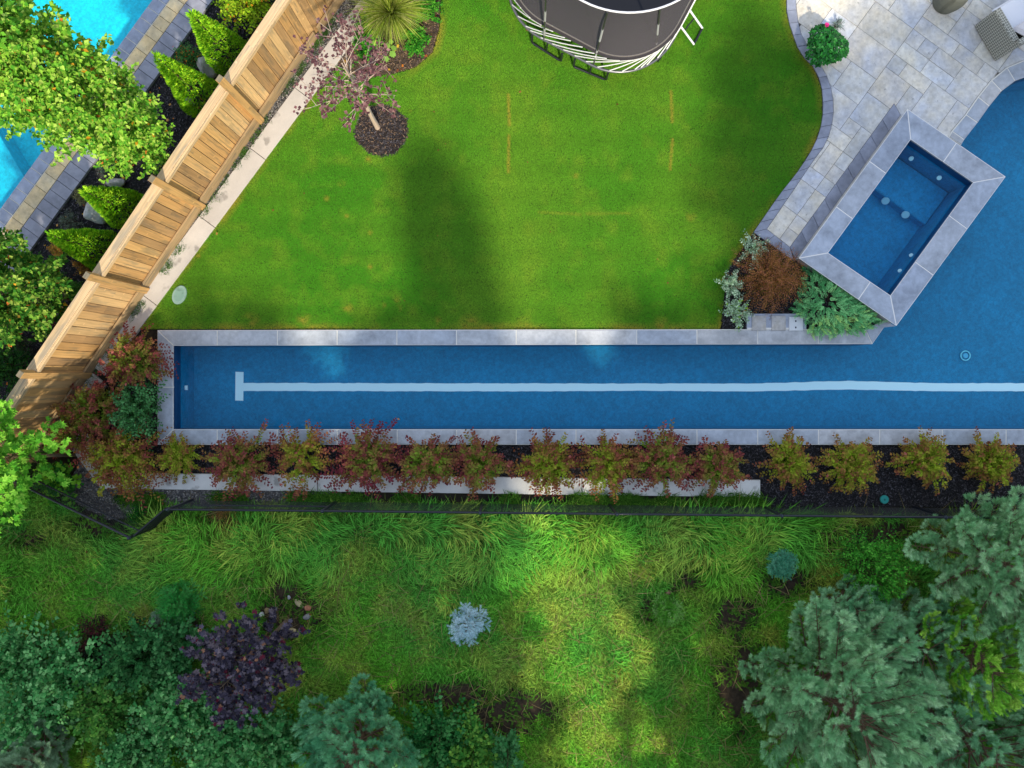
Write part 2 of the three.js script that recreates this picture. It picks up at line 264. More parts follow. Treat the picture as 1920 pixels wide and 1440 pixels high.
/** one InstancedMesh of tufts: blades [count, height, width, lean, spread] */
function tuftGeometry(seed, n, h, w, lean, spread, seg = 2, vary = 0.2) {
  const r = rng(seed), mb = new MB();
  for (let k = 0; k < n; k++) {
    const a = (r() - 0.5) * spread, L = h * (0.65 + r() * 0.6), l = lean * (0.5 + r()), b = R3((r() - 0.5) * h * 0.9, 0, (r() - 0.5) * h * 0.9), d = R3(Math.cos(a), 0, Math.sin(a)), s = R3(-d.z, 0, d.x).multiplyScalar(w * (0.6 + r() * 0.6) / 2), sh = 1 - vary + r() * 2 * vary, col = [sh, sh, sh];
    let pl = b.clone().sub(s), pr = b.clone().add(s);
    for (let q = 1; q <= seg; q++) {
      const t = q / seg, c = b.clone().addScaledVector(d, L * l * t * t).add(R3(0, L * (t - 0.42 * l * t * t), 0)), ww = q === seg ? 0 : 0.85;
      const nl = c.clone().addScaledVector(s, -ww), nr = c.clone().addScaledVector(s, ww);
      if (q === seg) mb.tri(pl, pr, c, col); else mb.quad(pl, pr, nr, nl, col);
      pl = nl; pr = nr;
    }
  }
  const g = new THREE.BufferGeometry();
  for (const [k, a, s] of [['position', mb.p, 3], ['normal', mb.n, 3], ['color', mb.c, 3]]) g.setAttribute(k, new THREE.BufferAttribute(new Float32Array(a), s));
  return g;
}
const mtx = new THREE.Matrix4(), qt = new THREE.Quaternion(), colT = new THREE.Color();
function scatter(name, label, category, geometry, material, list, kind = 'stuff') {  // list of [x, y, z, turn, scale, colour, sy?, tilt?]
  const m = new THREE.InstancedMesh(geometry, material, list.length); m.name = name;
  list.forEach(([x, y, z, a, s, c, sy, tilt], i) => {
    qt.setFromEuler(new THREE.Euler(tilt ? tilt[0] : 0, a, tilt ? tilt[1] : 0)); mtx.compose(R3(x, y, z), qt, R3(s, sy ?? s, s)); m.setMatrixAt(i, mtx); m.setColorAt(i, colT.setRGB(c[0], c[1], c[2]));
  });
  m.castShadow = m.receiveShadow = true; scene.add(m); return tag(m, label, category, undefined, kind);
}
{
  const r = rng(11), list = [], [x0, x1, z0, z1] = bounds(lawnPoly), step = 0.0182;
  for (let x = x0; x < x1; x += step) for (let z = Math.max(z0, -7.9); z < z1; z += step) {
    const px = x + (r() - 0.5) * step * 1.6, pz = z + (r() - 0.5) * step * 1.6;
    if (!inside(px, pz, lawnPoly) || inside(px, pz, treeBed) && edgeDist(px, pz, treeBed) > 0.02) continue;
    list.push([px, -0.014, pz, r() * 6.28, 0.75 + r() * 0.5, lawnColor(px, pz, r())]);
  }
  scatter('lawn_grass', 'short mown grass blades covering the lawn', 'grass', tuftGeometry(4, 7, 0.034, 0.0052, 0.7, 6.28, 2), M.leaf, list);
}

// mulch beds
const mulchCol = C(40, 36, 36), bedSpa = P2([[1412, 437], [1384, 474], [1357, 514], [1353, 618], [1640, 618], [1655, 610], [1500, 487], [1488, 490], [1440, 455]]);
const bedPool = P2([[296, 834.5], [1950, 834.5], [2100, 834.5], [2100, 952], [1427, 950], [1427, 898], [300, 887], [214, 880], [200, 800], [196, 660], [296, 640]]);
const fenceLine = (t, h, off) => { const f = FA.clone().lerp(FB, t); return R3(f.x + FN.x * off, h, f.z + FN.z * off); };
const FA = G(529, 7, 1.62).setY(0), FB = G(11, 774, 1.62).setY(0), FN = (() => { const d = FB.clone().sub(FA).normalize(); return R3(-d.z, 0, d.x).multiplyScalar(-1); })();
if (FN.x < 0) FN.multiplyScalar(-1);
const bedNb = [nb(-330, 92), nb(-330, 260).map((v, i) => v), ...[-0.5, 1.35].map((t) => { const f = fenceLine(t, 0, -0.04); return [f.x, f.z]; }), nb(1000, 60), nb(760, 92)];
const bedTop = P2([[700, -120], [842, -120], [826, 0], [822, 55], [810, 98], [780, 124], [742, 137], [712, 140], [690, 147], [668, 142], [632, 118], [690, 36]]);
sheet('mulch_bed', 'dark mulch in the bed between the spa and the lawn', bedSpa, -0.015, mulchCol);
sheet('mulch_bed', 'long strip of black mulch below the lap pool', bedPool, -0.02, mulchCol);
sheet('mulch_bed', 'black mulch bed behind the wooden fence', bedNb, -0.025, C(30, 29, 31));
sheet('mulch_bed', 'round dark mulch circle in the lawn around the purple tree', treeBed, -0.004, C(62, 50, 46));
sheet('planting_bed', 'brown mulched planting bed at the top beside the fence path', bedTop, -0.008, C(104, 86, 62));
const gravelPoly = [...[-0.35, 1.25].map((t) => { const f = fenceLine(t, 0, 0.0); return [f.x, f.z]; }), ...P2([[95, 800], [255, 600], [430, 360], [604, 127], [720, -30]])];
const gravelLow = P2([[150, 860], [188, 912], [640, 922], [640, 945], [420, 948], [330, 960], [200, 975], [120, 930]]);
sheet('gravel_strip', 'grey gravel between the wooden fence and the concrete path', gravelPoly, -0.012, C(92, 88, 86));
sheet('gravel_patch', 'grey gravel by the black gate below the concrete strip', gravelLow, -0.018, C(128, 122, 116));
{ // chips and pebbles
  const chip = new THREE.BoxGeometry(0.034, 0.006, 0.009), pebble = new THREE.IcosahedronGeometry(0.012, 0);
  const white = (g) => { g.setAttribute('color', new THREE.BufferAttribute(new Float32Array(g.attributes.position.count * 3).fill(1), 3)); return g; }; white(chip); white(pebble);
  const fill = (poly, dens, y, seed, pal, sz = 1, lim = 12) => { const r = rng(seed), b = bounds(poly), out = [], x0 = Math.max(b[0], -lim), x1 = Math.min(b[1], lim), z0 = Math.max(b[2], -9), z1 = Math.min(b[3], 9), n = (x1 - x0) * (z1 - z0) * dens; for (let k = 0; k < n; k++) { const x = mix(x0, x1, r()), z = mix(z0, z1, r()); if (inside(x, z, poly)) out.push([x, y + r() * 0.012, z, r() * 6.28, sz * (0.5 + r() * 0.9), cmul(pal[Math.floor(r() * pal.length)], 0.6 + r() * 0.8), undefined, [(r() - 0.5) * 0.9, (r() - 0.5) * 0.9]]); } return out; };
  const dk = [C(46, 42, 44), C(34, 32, 36), C(58, 52, 52), C(28, 27, 30), C(70, 64, 66), C(40, 38, 42), C(88, 84, 90)], br = [C(88, 68, 56), C(66, 52, 44), C(110, 90, 72), C(52, 42, 40), C(140, 112, 84), C(74, 60, 56)];
  scatter('mulch_chips', 'loose dark bark chips lying on the mulch beds', 'mulch', chip, M.plain, [...fill(bedSpa, 1500, -0.012, 5, dk), ...fill(bedPool, 1500, -0.017, 6, dk), ...fill(bedNb, 900, -0.022, 7, dk, 1.1), ...fill(treeBed, 2400, 0, 8, [...br, ...dk]), ...fill(bedTop, 1800, -0.005, 9, br)]);
  const gp = [C(120, 116, 112), C(96, 94, 94), C(146, 140, 132), C(78, 76, 78), C(110, 100, 90)];
  scatter('gravel', 'small grey gravel stones by the fence path and the gate', 'gravel', pebble, M.plain, [...fill(gravelPoly, 2600, -0.008, 15, gp), ...fill(gravelLow, 2600, -0.014, 16, gp, 1.1)]);
  const leafG = new THREE.PlaneGeometry(0.05, 0.035).rotateX(-Math.PI / 2); white(leafG);
  const lc = [C(196, 120, 50), C(206, 160, 60), C(150, 86, 50), C(186, 140, 80)];
  const onLawn = fill(lawnPoly, 0.35, 0.03, 21, [C(150, 116, 60), C(120, 90, 50)], 0.7);
  scatter('fallen_leaves', 'scattered fallen orange and yellow leaves on beds and grass', 'leaves', leafG, M.leaf, [...fill(bedNb, 16, 0.0, 22, lc, 0.9), ...onLawn, ...fill(bedTop, 16, 0.01, 23, lc), ...fill(P2([[0, 960], [1400, 970], [1380, 1440], [0, 1440]]), 1.6, 0.08, 24, [C(150, 100, 56), C(160, 132, 70), C(120, 84, 50)], 0.7), ...fill(P2([[960, 836], [1200, 836], [1200, 890], [960, 890]]), 60, 0.0, 29, [C(150, 90, 60), C(170, 110, 70), C(120, 70, 50)], 0.8)]);
}

// concrete path along the fence (slabs) and the strip below the pool
{
  const o = struct('concrete_path', 'pale concrete mowing path running along the wooden fence', 'path');
  const c0 = G(691, 10), c1 = G(604, 127), cA = [[760, -82], [568, 176], [484, 289], [391, 417.5], [282.5, 563.5], [185, 695], [112, 792]];
  const mid = cA.map(([X, Y]) => { const g = G(X, Y), t = ((g.x - c0.x) * (c1.x - c0.x) + (g.z - c0.z) * (c1.z - c0.z)) / c0.distanceToSquared(c1); return c0.clone().lerp(c1, t); });
  const d = c1.clone().sub(c0).normalize(), s = R3(-d.z, 0, d.x).multiplyScalar(0.19), r = rng(3);
  for (let k = 0; k + 1 < mid.length; k++) {
    const a = mid[k], b = mid[k + 1]; let q = [[a.x + s.x, a.z + s.z], [b.x + s.x, b.z + s.z], [b.x - s.x, b.z - s.z], [a.x - s.x, a.z - s.z]];
    if (k === mid.length - 2) q = [...P2([[164, 690], [200, 722], [150, 790], [212, 884], [188, 914], [96, 792]])];
    const mb = new MB(); mb.prism(shrink(q, 0.005), -0.05, 0.02 + r() * 0.006, cmul(C(216, 209, 202), 0.94 + r() * 0.1), 0.006, [r() * 2, r() * 2], r() * 6); mb.build('slab', M.concrete, o);
  }
  const o2 = struct('concrete_strip', 'straight pale concrete strip between the shrubs and the chain link fence', 'path');
  for (const [a, b] of [[189, 595], [596, 1090.5], [1091.5, 1425]]) {
    const top = (x) => 887 + (x - 300) * 0.0111, bot = (x) => 917.5 + (x - 300) * 0.0131;
    const mb = new MB(); mb.prism(shrink(P2([[a, top(a)], [b, top(b)], [b, bot(b)], [a, bot(a)]]), 0.003), -0.05, 0.028, cmul(C(246, 244, 240), 0.97 + r() * 0.08), 0.006, [r() * 2, r() * 2]); mb.build('slab', M.concrete, o2);
  }
}

// ---------------------------------------------------------------- main pool
{
  const o = struct('swimming_pool', 'blue plastered lap pool with a pale lane line on its floor', 'pool');
  const f = new MB(); f.prism(poolEdge, FLOOR - 0.05, FLOOR, C(0, 146, 192), 0); f.build('pool_floor', M.plaster, o);
  const w = new MB(), tb = new MB(), e = ccw(poolEdge).slice().reverse();
  let run = 0;
  for (let i = 0; i < e.length; i++) {
    const a = e[i], b = e[(i + 1) % e.length], l = Math.hypot(a[0] - b[0], a[1] - b[1]), W = (q, y) => ({ x: q[0], y, z: q[1] });
    w.quad(W(a, FLOOR), W(b, FLOOR), W(b, -0.26), W(a, -0.26), C(0, 144, 192), [run, FLOOR], [run + l, FLOOR], [run + l, -0.26], [run, -0.26]);
    tb.quad(W(a, -0.26), W(b, -0.26), W(b, 0.02), W(a, 0.02), C(22, 62, 104), [run, 0], [run + l, 0], [run + l, 0.28], [run, 0.28]);
    run += l;
  }
  w.build('pool_wall', M.plaster, o); tb.build('waterline_tile', M.paint, o);
  const ln = new MB(), wav = (x) => -5.2 * Math.exp(-(((x - 1590) / 120) ** 2)) - 1.5 * clamp((x - 1650) / 200) + (hash(Math.round(x / 9), 7) - 0.5) * 1.1;
  const pts = [], bots = [], K = FLOOR + 0.006; for (let x = 456; x <= 1960; x += 9) { pts.push([x, 718 + wav(x) + (x - 456) * 0.0014]); bots.push([x, 733 + wav(x + 400) * 0.25 + wav(x) * 0.7 + (x - 456) * 0.0014]); }
  pts.push([2400, 719.5]); bots.push([2400, 734]);
  const stripe = C(246, 250, 250);
  for (let i = 0; i + 1 < pts.length; i++) { const [a, b, c, d] = [bots[i], bots[i + 1], pts[i + 1], pts[i]].map(([X, Y]) => G(X, Y, K)); ln.quad(a, b, c, d, stripe); }
  ln.prism(P2([[441.5, 697], [456.5, 697.5], [456, 751.5], [441, 751]], K), FLOOR, K, stripe, 0); ln.build('lane_line', M.grout, o);
  const dr = G(1809, 667, FLOOR), rg = new THREE.TorusGeometry(0.095, 0.014, 8, 28).rotateX(Math.PI / 2), cv = new THREE.CylinderGeometry(0.05, 0.06, 0.03, 20);
  for (const g of [rg, cv]) g.setAttribute('color', new THREE.BufferAttribute(new Float32Array(g.attributes.position.count * 3).map((_, i) => C(...(g === rg ? [130, 215, 230] : [90, 180, 215]))[i % 3]), 3));
  const dm = new THREE.Mesh(mergeGeometries([rg, cv].map((g) => g.toNonIndexed())), M.plain); dm.name = 'drain_cover'; dm.position.copy(dr).setY(FLOOR + 0.02); o.add(dm);
  const lt = new MB(), p = G(334, 727, -0.45); lt.box(R3(poolIn[0][0] + 0.02, -0.45, p.z), R3(0.02, 0, 0), R3(0, 0.045, 0), R3(0, 0, 0.045), C(235, 240, 245), [0, 0], 0.012); lt.build('return_fitting', M.paint, o);
  const wt = struct('pool_water', 'clear blue water filling the lap pool', 'water'), wm = new MB();
  const wp = ccw(poolEdge); for (const [a, b, c] of THREE.ShapeUtils.triangulateShape(wp.map((q) => new THREE.Vector2(q[0], q[1])), [])) { const W = (k) => ({ x: wp[k][0], y: WATER, z: wp[k][1] }), t = (wp[b][0] - wp[a][0]) * (wp[c][1] - wp[a][1]) - (wp[b][1] - wp[a][1]) * (wp[c][0] - wp[a][0]) < 0; t ? wm.tri(W(a), W(b), W(c)) : wm.tri(W(a), W(c), W(b)); }
  wm.build('water_surface', M.water, wt);
}
// coping stones with pale mortar joints
{
  const o = struct('pool_coping', 'grey bluestone coping stones with white joints around the lap pool', 'coping');
  const bed = new MB(), r = rng(21), tones = [C(188, 192, 199), C(197, 198, 201), C(182, 187, 196), C(201, 199, 199)];
  const put = (quad, ch = 0.005) => { const mb = new MB(); mb.prism(shrink(quad, 0.0105), -0.01, COP - 0.003 + r() * 0.004, cmul(tones[Math.floor(r() * 4)], 0.93 + r() * 0.14), ch, [r() * 4, r() * 4], Math.floor(r() * 4) * 1.5708); mb.build('coping_stone', M.stone, o); };
  const q4 = (l) => P2(l, COP);
  const xs = [407, 520, 632, 744, 856, 968, 1080, 1194, 1307, 1421, 1535];
  put(q4([[295, 619], [407, 619], [407, 648], [325, 648]]));
  for (let i = 0; i + 1 < xs.length; i++) put(q4([[xs[i], 619 - i * 0.12], [xs[i + 1], 619 - i * 0.12], [xs[i + 1], 648 - i * 0.28], [xs[i], 648 - i * 0.28]]));
  put(q4([[1535, 617.5], [1623, 617], [1636, 645], [1535, 645]])); put(q4([[1623, 617], [1660, 600], [1682, 612], [1657, 615], [1636, 645]]), 0);
  put(q4([[295, 619], [325, 648], [325, 726], [295, 726]])); put(q4([[295, 726], [325, 726], [325, 805], [295, 834]]));
  const xb = [407, 520, 632, 745, 856, 968, 1080, 1192, 1307, 1421, 1535, 1650, 1768, 1887, 2005, 2122, 2240];
  put(q4([[295, 834], [325, 805], [407, 805], [407, 834]]));
  for (let i = 0; i + 1 < xb.length; i++) put(q4([[xb[i], 834], [xb[i], 805], [xb[i + 1], 805], [xb[i + 1], 834]]));
  for (let i = 0; i + 1 < curveI.length; i++) put([curveO[i], curveO[i + 1], curveI[i + 1], curveI[i]]);
  const white = C(222, 218, 208), B = (l) => bed.prism(l, -0.055, COP - 0.008, white, 0); // under the curved stones
  for (const l of [[[295, 619], [325, 648], [1636, 645], [1623, 617]], [[295, 619], [295, 834], [325, 805], [325, 648]], [[295, 834], [2240, 834], [2240, 805], [325, 805]], [[1623, 617], [1636, 645], [1657, 615], [1660, 600]]]) { const v = q4(l).map((p) => ({ x: p[0], y: COP - 0.009, z: p[1] })); bed.quad(v[0], v[1], v[2], v[3], white); }
  for (let i = 0; i + 1 < curveI.length; i++) B([lerp2(curveO[i], curveI[i], -0.05), lerp2(curveO[i + 1], curveI[i + 1], -0.05), lerp2(curveO[i + 1], curveI[i + 1], 0.97), lerp2(curveO[i], curveI[i], 0.97)]);
  bed.build('mortar', M.grout, o);
}

// ---------------------------------------------------------------- raised spa
{
  const cx = (sA[0] + sC[0]) / 2, cz = (sA[1] + sC[1]) / 2, o = thing('raised_spa', 'raised rectangular spa with wide grey stone rim beside the pool', 'hot tub', R3(cx, 0, cz));
  const [iA, iB, iC, iD] = spaI, W = (q, y) => ({ x: q[0], y, z: q[1] }), r = rng(31), H = SPA_H;
  const sideQ = (a, b, ia, ib, t0, t1) => [t0 === 0 ? a : projectEdge(a, b, ia, ib, t0, 0), t1 === 1 ? b : projectEdge(a, b, ia, ib, t1, 0), t1 === 1 ? ib : projectEdge(a, b, ia, ib, t1, 1), t0 === 0 ? ia : projectEdge(a, b, ia, ib, t0, 1)];
  function projectEdge(a, b, ia, ib, t, inner) { const p = lerp2(a, b, t); if (!inner) return p; const dx = ib[0] - ia[0], dz = ib[1] - ia[1], k = ((p[0] - ia[0]) * dx + (p[1] - ia[1]) * dz) / (dx * dx + dz * dz); return [ia[0] + dx * k, ia[1] + dz * k]; }
  for (const [a, b, ia, ib, js] of [[sA, sB, iA, iB, [0, 0.5, 1]], [sB, sC, iB, iC, [0, 0.35, 0.66, 1]], [sC, sD, iC, iD, [0, 0.39, 1]], [sD, sA, iD, iA, [0, 0.345, 0.65, 1]]])
    for (let k = 0; k + 1 < js.length; k++) { const mb = new MB(); mb.prism(shrink(sideQ(a, b, ia, ib, js[k], js[k + 1]), 0.009), H - 0.055, H - r() * 0.003, cmul([C(180, 186, 198), C(188, 192, 201), C(174, 181, 195)][k % 3], 0.95 + r() * 0.12), 0.006, [r() * 4, r() * 4], Math.floor(r() * 4) * 1.57); mb.build('rim_stone', M.stone, o); }
  const bedm = new MB(), ring = [[sA, sB, iB, iA], [sB, sC, iC, iB], [sC, sD, iD, iC], [sD, sA, iA, iD]];
  for (const q of ring) { const y = H - 0.007, V4 = q.map((p) => W(p, y)); bedm.quad(V4[3], V4[2], V4[1], V4[0], C(232, 228, 222)); } bedm.build('mortar', M.grout, o);
  const wall = new MB(), inn = new MB(), tile = new MB(); const ow = [wA, wB, wC, wD];
  for (let k = 0; k < 4; k++) {
    const a = ow[k], b = ow[(k + 1) % 4], l = Math.hypot(a[0] - b[0], a[1] - b[1]), low = k === 0 || k === 1 ? FLOOR : -0.06, col = k === 1 ? C(20, 70, 120) : C(214, 210, 204);
    wall.quad(W(b, low), W(a, low), W(a, H - 0.055), W(b, H - 0.055), col, [0, 0], [l, 0], [l, H], [0, H]);
    const ia = spaI[k], ib = spaI[(k + 1) % 4], m = Math.hypot(ia[0] - ib[0], ia[1] - ib[1]);
    inn.quad(W(ia, -0.62), W(ib, -0.62), W(ib, 0.12), W(ia, 0.12), C(0, 146, 200), [0, 0], [m, 0], [m, 0.8], [0, 0.8]);
    tile.quad(W(ia, 0.12), W(ib, 0.12), W(ib, H - 0.05), W(ia, H - 0.05), C(20, 60, 104), [0, 0], [m, 0], [m, 0.2], [0, 0.2]);
  }
  wall.build('outer_wall', M.stone, o); inn.build('inner_wall', M.plaster, o); tile.build('tile_band', M.paint, o);
  const fl = new MB(); fl.prism(spaI, -0.66, -0.62, C(0, 158, 212), 0); fl.build('spa_floor', M.plaster, o);
  // bench below the upper end wall and along the sides
  const ax = [(iB[0] - iA[0]), (iB[1] - iA[1])], dp = [(iD[0] - iA[0]), (iD[1] - iA[1])], at = (u, v) => [iA[0] + ax[0] * u + dp[0] * v, iA[1] + ax[1] * u + dp[1] * v];
  const be = new MB(); be.prism([at(0.004, 0.004), at(0.996, 0.004), at(0.996, 0.3), at(0.004, 0.3)], -0.62, -0.4, C(0, 158, 212), 0.02); be.build('bench', M.plaster, o);
  const disc = (name, p, dir, rx, col) => { const g = new THREE.CylinderGeometry(rx, rx * 1.08, 0.025, 20, 1); g.setAttribute('color', new THREE.BufferAttribute(new Float32Array(g.attributes.position.count * 3).map((_, i) => col[i % 3]), 3)); const m = new THREE.Mesh(g, M.paint); m.name = name; m.quaternion.setFromUnitVectors(R3(0, 1, 0), dir.clone().normalize()); m.position.set(p.x - cx, p.y, p.z - cz); o.add(m); };
  const uax = R3(ax[0], 0, ax[1]).normalize(), udp = R3(dp[0], 0, dp[1]).normalize();
  for (const [u, v] of [[0.36, 0.315], [0.7, 0.315]]) { const q = at(u, v); disc('suction_cover', R3(q[0], -0.46, q[1]), udp.clone().add(R3(0, 0.9, 0)), 0.072, C(170, 215, 228)); }
  for (const u of [0.22, 0.68]) { const q = at(u, 0.035); disc('jet', R3(q[0], -0.02, q[1]), udp.clone().add(R3(0, 1.2, 0)), 0.042, C(190, 225, 232)); }
  for (const v of [0.62, 0.76]) { const q = at(0.985, v); disc('jet', R3(q[0], 0.0, q[1]), uax.clone().multiplyScalar(-1).add(R3(0, 0.7, 0)), 0.036, C(215, 232, 238)); }
  for (const u of [0.35, 0.7]) { const q = at(u, 0.985); disc('jet', R3(q[0], 0.02, q[1]), udp.clone().multiplyScalar(-1).add(R3(0, 0.4, 0)), 0.036, C(205, 228, 236)); }
  const wm = new MB(); wm.quad(W(iD, 0.2), W(iC, 0.2), W(iB, 0.2), W(iA, 0.2)); wm.build('water_surface', M.water, o);
}

// ---------------------------------------------------------------- patio of large pale pavers with a dark border
{
  const o = struct('patio', 'pale grey stone patio with dark border pavers beside the lawn');
  const L = P2([[1474, -120], [1474, 0], [1475, 28], [1484, 60], [1500, 100], [1527, 130], [1539, 162], [1542, 190], [1540, 230], [1527, 270], [1495, 322], [1465, 360], [1412, 436]]);
  const Rr = P2([[1491, -120], [1491, 0], [1494, 30], [1502, 67], [1537, 122], [1552, 150], [1560, 180], [1562, 207], [1557, 242], [1547, 270], [1522, 305], [1487, 357], [1437, 430]]);
  const n = 26, a = smoothLine(L, n), b = smoothLine(Rr, n), r = rng(41), T = 0.03;
  const base = new MB(), piece = (name, q, col, mat = M.paver, gap = 0.003) => { if (areaOf(q) < 0.002) return; const mb = new MB(); mb.prism(shrink(q, gap), -0.02, T - 0.002 + r() * 0.004, col, 0.004, [r() * 4, r() * 4], Math.floor(r() * 4) * 1.5708); mb.build(name, mat, o); };
  const dk = () => cmul(C(164, 166, 180), 0.9 + r() * 0.18);
  for (let i = 0; i < n; i++) piece('border_paver', [a[i], a[i + 1], b[i + 1], b[i]], dk(), M.stone);
  // dark band along the spa and across the foot
  const e0 = G(1675, 195), e1 = G(1480, 464), s0 = [wA[0], wA[1]], s1 = [wD[0], wD[1]], band0 = [e0.x, e0.z], band1 = [e1.x, e1.z], sB0 = lerp2(s0, s1, -0.02);
  for (let k = 0; k < 9; k++) piece('border_paver', [lerp2(band0, band1, k / 9), lerp2(band0, band1, (k + 1) / 9), lerp2(sB0, s1, (k + 1) / 9), lerp2(sB0, s1, k / 9)], cmul(dk(), 0.92), M.stone);
  const f0 = P2([[1412, 436], [1437, 430]]), f1 = P2([[1488, 490], [1480, 464]]);
  for (let k = 0; k < 3; k++) piece('border_paver', [lerp2(f0[0], f1[0], k / 3), lerp2(f0[0], f1[0], (k + 1) / 3), lerp2(f0[1], f1[1], (k + 1) / 3), lerp2(f0[1], f1[1], k / 3)], dk(), M.stone);
  // field
  const top = lerp2(wA, wB, 0.5), field = [...b, f1[1], band1, band0, sB0, wA, top, ...curveO.slice(1).map((q, i) => lerp2(q, curveI[i + 1], -0.06)), ...P2([[2200, -120]])];
  base.prism([...a, f0[0], f1[0], wD, wA, top, ...curveO.slice(1).map((q, i) => lerp2(q, curveI[i + 1], 0.1)), ...P2([[2200, -120]])], -0.055, T - 0.02, C(110, 108, 106), 0); base.build('joint_sand', M.soil, o);
  const e = [sD[0] - sA[0], sD[1] - sA[1]], el = Math.hypot(...e), u = [e[0] / el, e[1] / el], v = [-u[1], u[0]], m = 0.3, occ = new Set(), N = 34, org = G(1700, 120);
  const sizes = [[2, 2], [2, 2], [3, 2], [2, 3], [2, 1], [1, 2], [1, 1], [2, 2]], tones = [C(238, 233, 224), C(230, 229, 228), C(241, 235, 224), C(233, 230, 226), C(237, 230, 219), C(222, 222, 222), C(243, 239, 229)];
  for (let j = -N; j < N; j++) for (let i = -N; i < N; i++) {
    if (occ.has(i + ',' + j)) continue;
    let [w, h] = sizes[Math.floor(r() * sizes.length)];
    const ok = (w, h) => { for (let q = 0; q < h; q++) for (let p = 0; p < w; p++) if (occ.has(i + p + ',' + (j + q))) return false; return true; };
    while (!ok(w, h)) { if (w > 1) w--; else if (h > 1) h--; else break; }
    for (let q = 0; q < h; q++) for (let p = 0; p < w; p++) occ.add(i + p + ',' + (j + q));
    const P = (x, y) => [org.x + u[0] * x * m + v[0] * y * m, org.z + u[1] * x * m + v[1] * y * m], col = cmul(tones[Math.floor(r() * tones.length)], 0.93 + r() * 0.13);
    const c = P(i + w / 2, j + h / 2); if (c[0] > 11.2 || c[1] < -8.6) continue;
    const q = clip(field, [P(i, j), P(i + w, j), P(i + w, j + h), P(i, j + h)]);
    if (q.length > 2 && areaOf(q) > 0.004) piece('paver', q, col);
  }
}
// skimmer step in the spa bed
{
  const o = thing('stone_step', 'low dark stone slab with two square pavers at the pool edge', 'step', G(1456, 604));
  const mb = new MB(); mb.prism(P2([[1400.5, 588], [1512, 588], [1512, 617], [1400.5, 617]], 0.05), -0.05, 0.052, C(186, 190, 202), 0.006); mb.build('slab', M.stone, o);
  const w = new MB(); w.prism(P2([[1401, 614.5], [1480, 614.5], [1480, 617.5], [1401, 617.5]], 0.05), 0.03, 0.056, C(226, 222, 214), 0); w.build('mortar', M.grout, o);
  for (const x of [1410, 1447]) { const p = new MB(); p.prism(P2([[x, 592], [x + 26.5, 592], [x + 26.5, 619.5], [x, 619.5]], 0.07), 0.03, 0.075, C(196, 194, 194), 0.006, [x * 0.1, 0]); p.build('paver', M.paver, o); }
  const k = thing('skimmer_lid', 'square white skimmer lid with two dark finger holes on the step', 'lid', G(1492, 607).setY(0.052));
  const lid = new MB(); lid.prism(P2([[1480, 594], [1506, 594], [1506, 620], [1480, 620]], 0.08), 0.052, 0.08, C(214, 216, 216), 0.006); lid.build('cover', M.plain, k);
  for (const y of [602, 614]) { const g = G(1492, y, 0.08), h = new MB(); h.prism(Array.from({ length: 12 }, (_, q) => [g.x + 0.014 * Math.cos(q / 12 * 6.283), g.z + 0.019 * Math.sin(q / 12 * 6.283)]), 0.07, 0.083, C(24, 30, 48), 0); h.build('finger_hole', M.plain, k); }
}

// ---------------------------------------------------------------- neighbour's pool and deck
{
  const o = struct('neighbour_pool', 'turquoise swimming pool behind the fence', 'pool'), F = -1.1, W = (q, y) => ({ x: q[0], y, z: q[1] });
  const f = new MB(); f.prism(nbPool, F - 0.05, F, C(0, 226, 240), 0); f.build('pool_floor', M.plaster, o);
  const w = new MB(), e = ccw(nbPool); for (let i = 0; i < 4; i++) { const a = e[i], b = e[(i + 1) % 4]; w.quad(W(b, F), W(a, F), W(a, 0), W(b, 0), C(0, 205, 228), [0, F], [5, F], [5, 0], [0, 0]); } w.build('pool_wall', M.plaster, o);
  const shadeSlab = new MB(); shadeSlab.prism([nb(372, -160), nb(520, -160), nb(520, -2), nb(440, -2)], F, -0.62, C(0, 205, 228), 0.01); shadeSlab.build('step', M.plaster, o);  // added darker blue slab stands in for shade on this floor corner
  const wt = struct('neighbour_pool_water', 'clear turquoise water in the pool behind the fence', 'water'), wm = new MB(); wm.quad(W(e[0], -0.12), W(e[1], -0.12), W(e[2], -0.12), W(e[3], -0.12)); wm.build('water_surface', M.water, wt);
  const d = struct('neighbour_deck', 'pool deck of grey coping, tan and dark pavers behind the fence', 'deck'), r = rng(51), base = new MB();
  const rowOf = (name, d0, d1, len, col, gap, mat, y) => { let s = -330; while (s < 640) { const l = len(); const mb = new MB(), q = [nb(s, d0), nb(s + l, d0), nb(s + l, d1), nb(s, d1)]; if (q.some(([x, z]) => x > -11.5 && z > -9)) { mb.prism(shrink(q, gap), -0.02, y + r() * 0.003, col(), 0.004, [r() * 4, r() * 4], Math.floor(r() * 4) * 1.57 + 0.63); mb.build(name, mat, d); } s += l; } };
  rowOf('coping_stone', -1, 26, () => 23.2, () => cmul(C(164, 168, 184), 0.9 + r() * 0.2), 0.01, M.stone, 0.04);
  rowOf('tan_paver', 26, 53, () => [22, 30, 37][Math.floor(r() * 3)], () => cmul(C(246, 218, 168), 0.88 + r() * 0.22), 0.004, M.paver, 0.036);
  rowOf('dark_paver', 53, 90.5, () => 21.5, () => cmul(C(154, 152, 162), 0.9 + r() * 0.22), 0.004, M.stone, 0.036);
  base.prism([nb(-330, 0), nb(640, 0), nb(640, 27), nb(-330, 27)], -0.055, 0.031, C(198, 194, 186), 0); base.prism([nb(-330, 27), nb(640, 27), nb(640, 90), nb(-330, 90)], -0.055, 0.02, C(70, 68, 68), 0); base.build('bedding', M.grout, d);
}

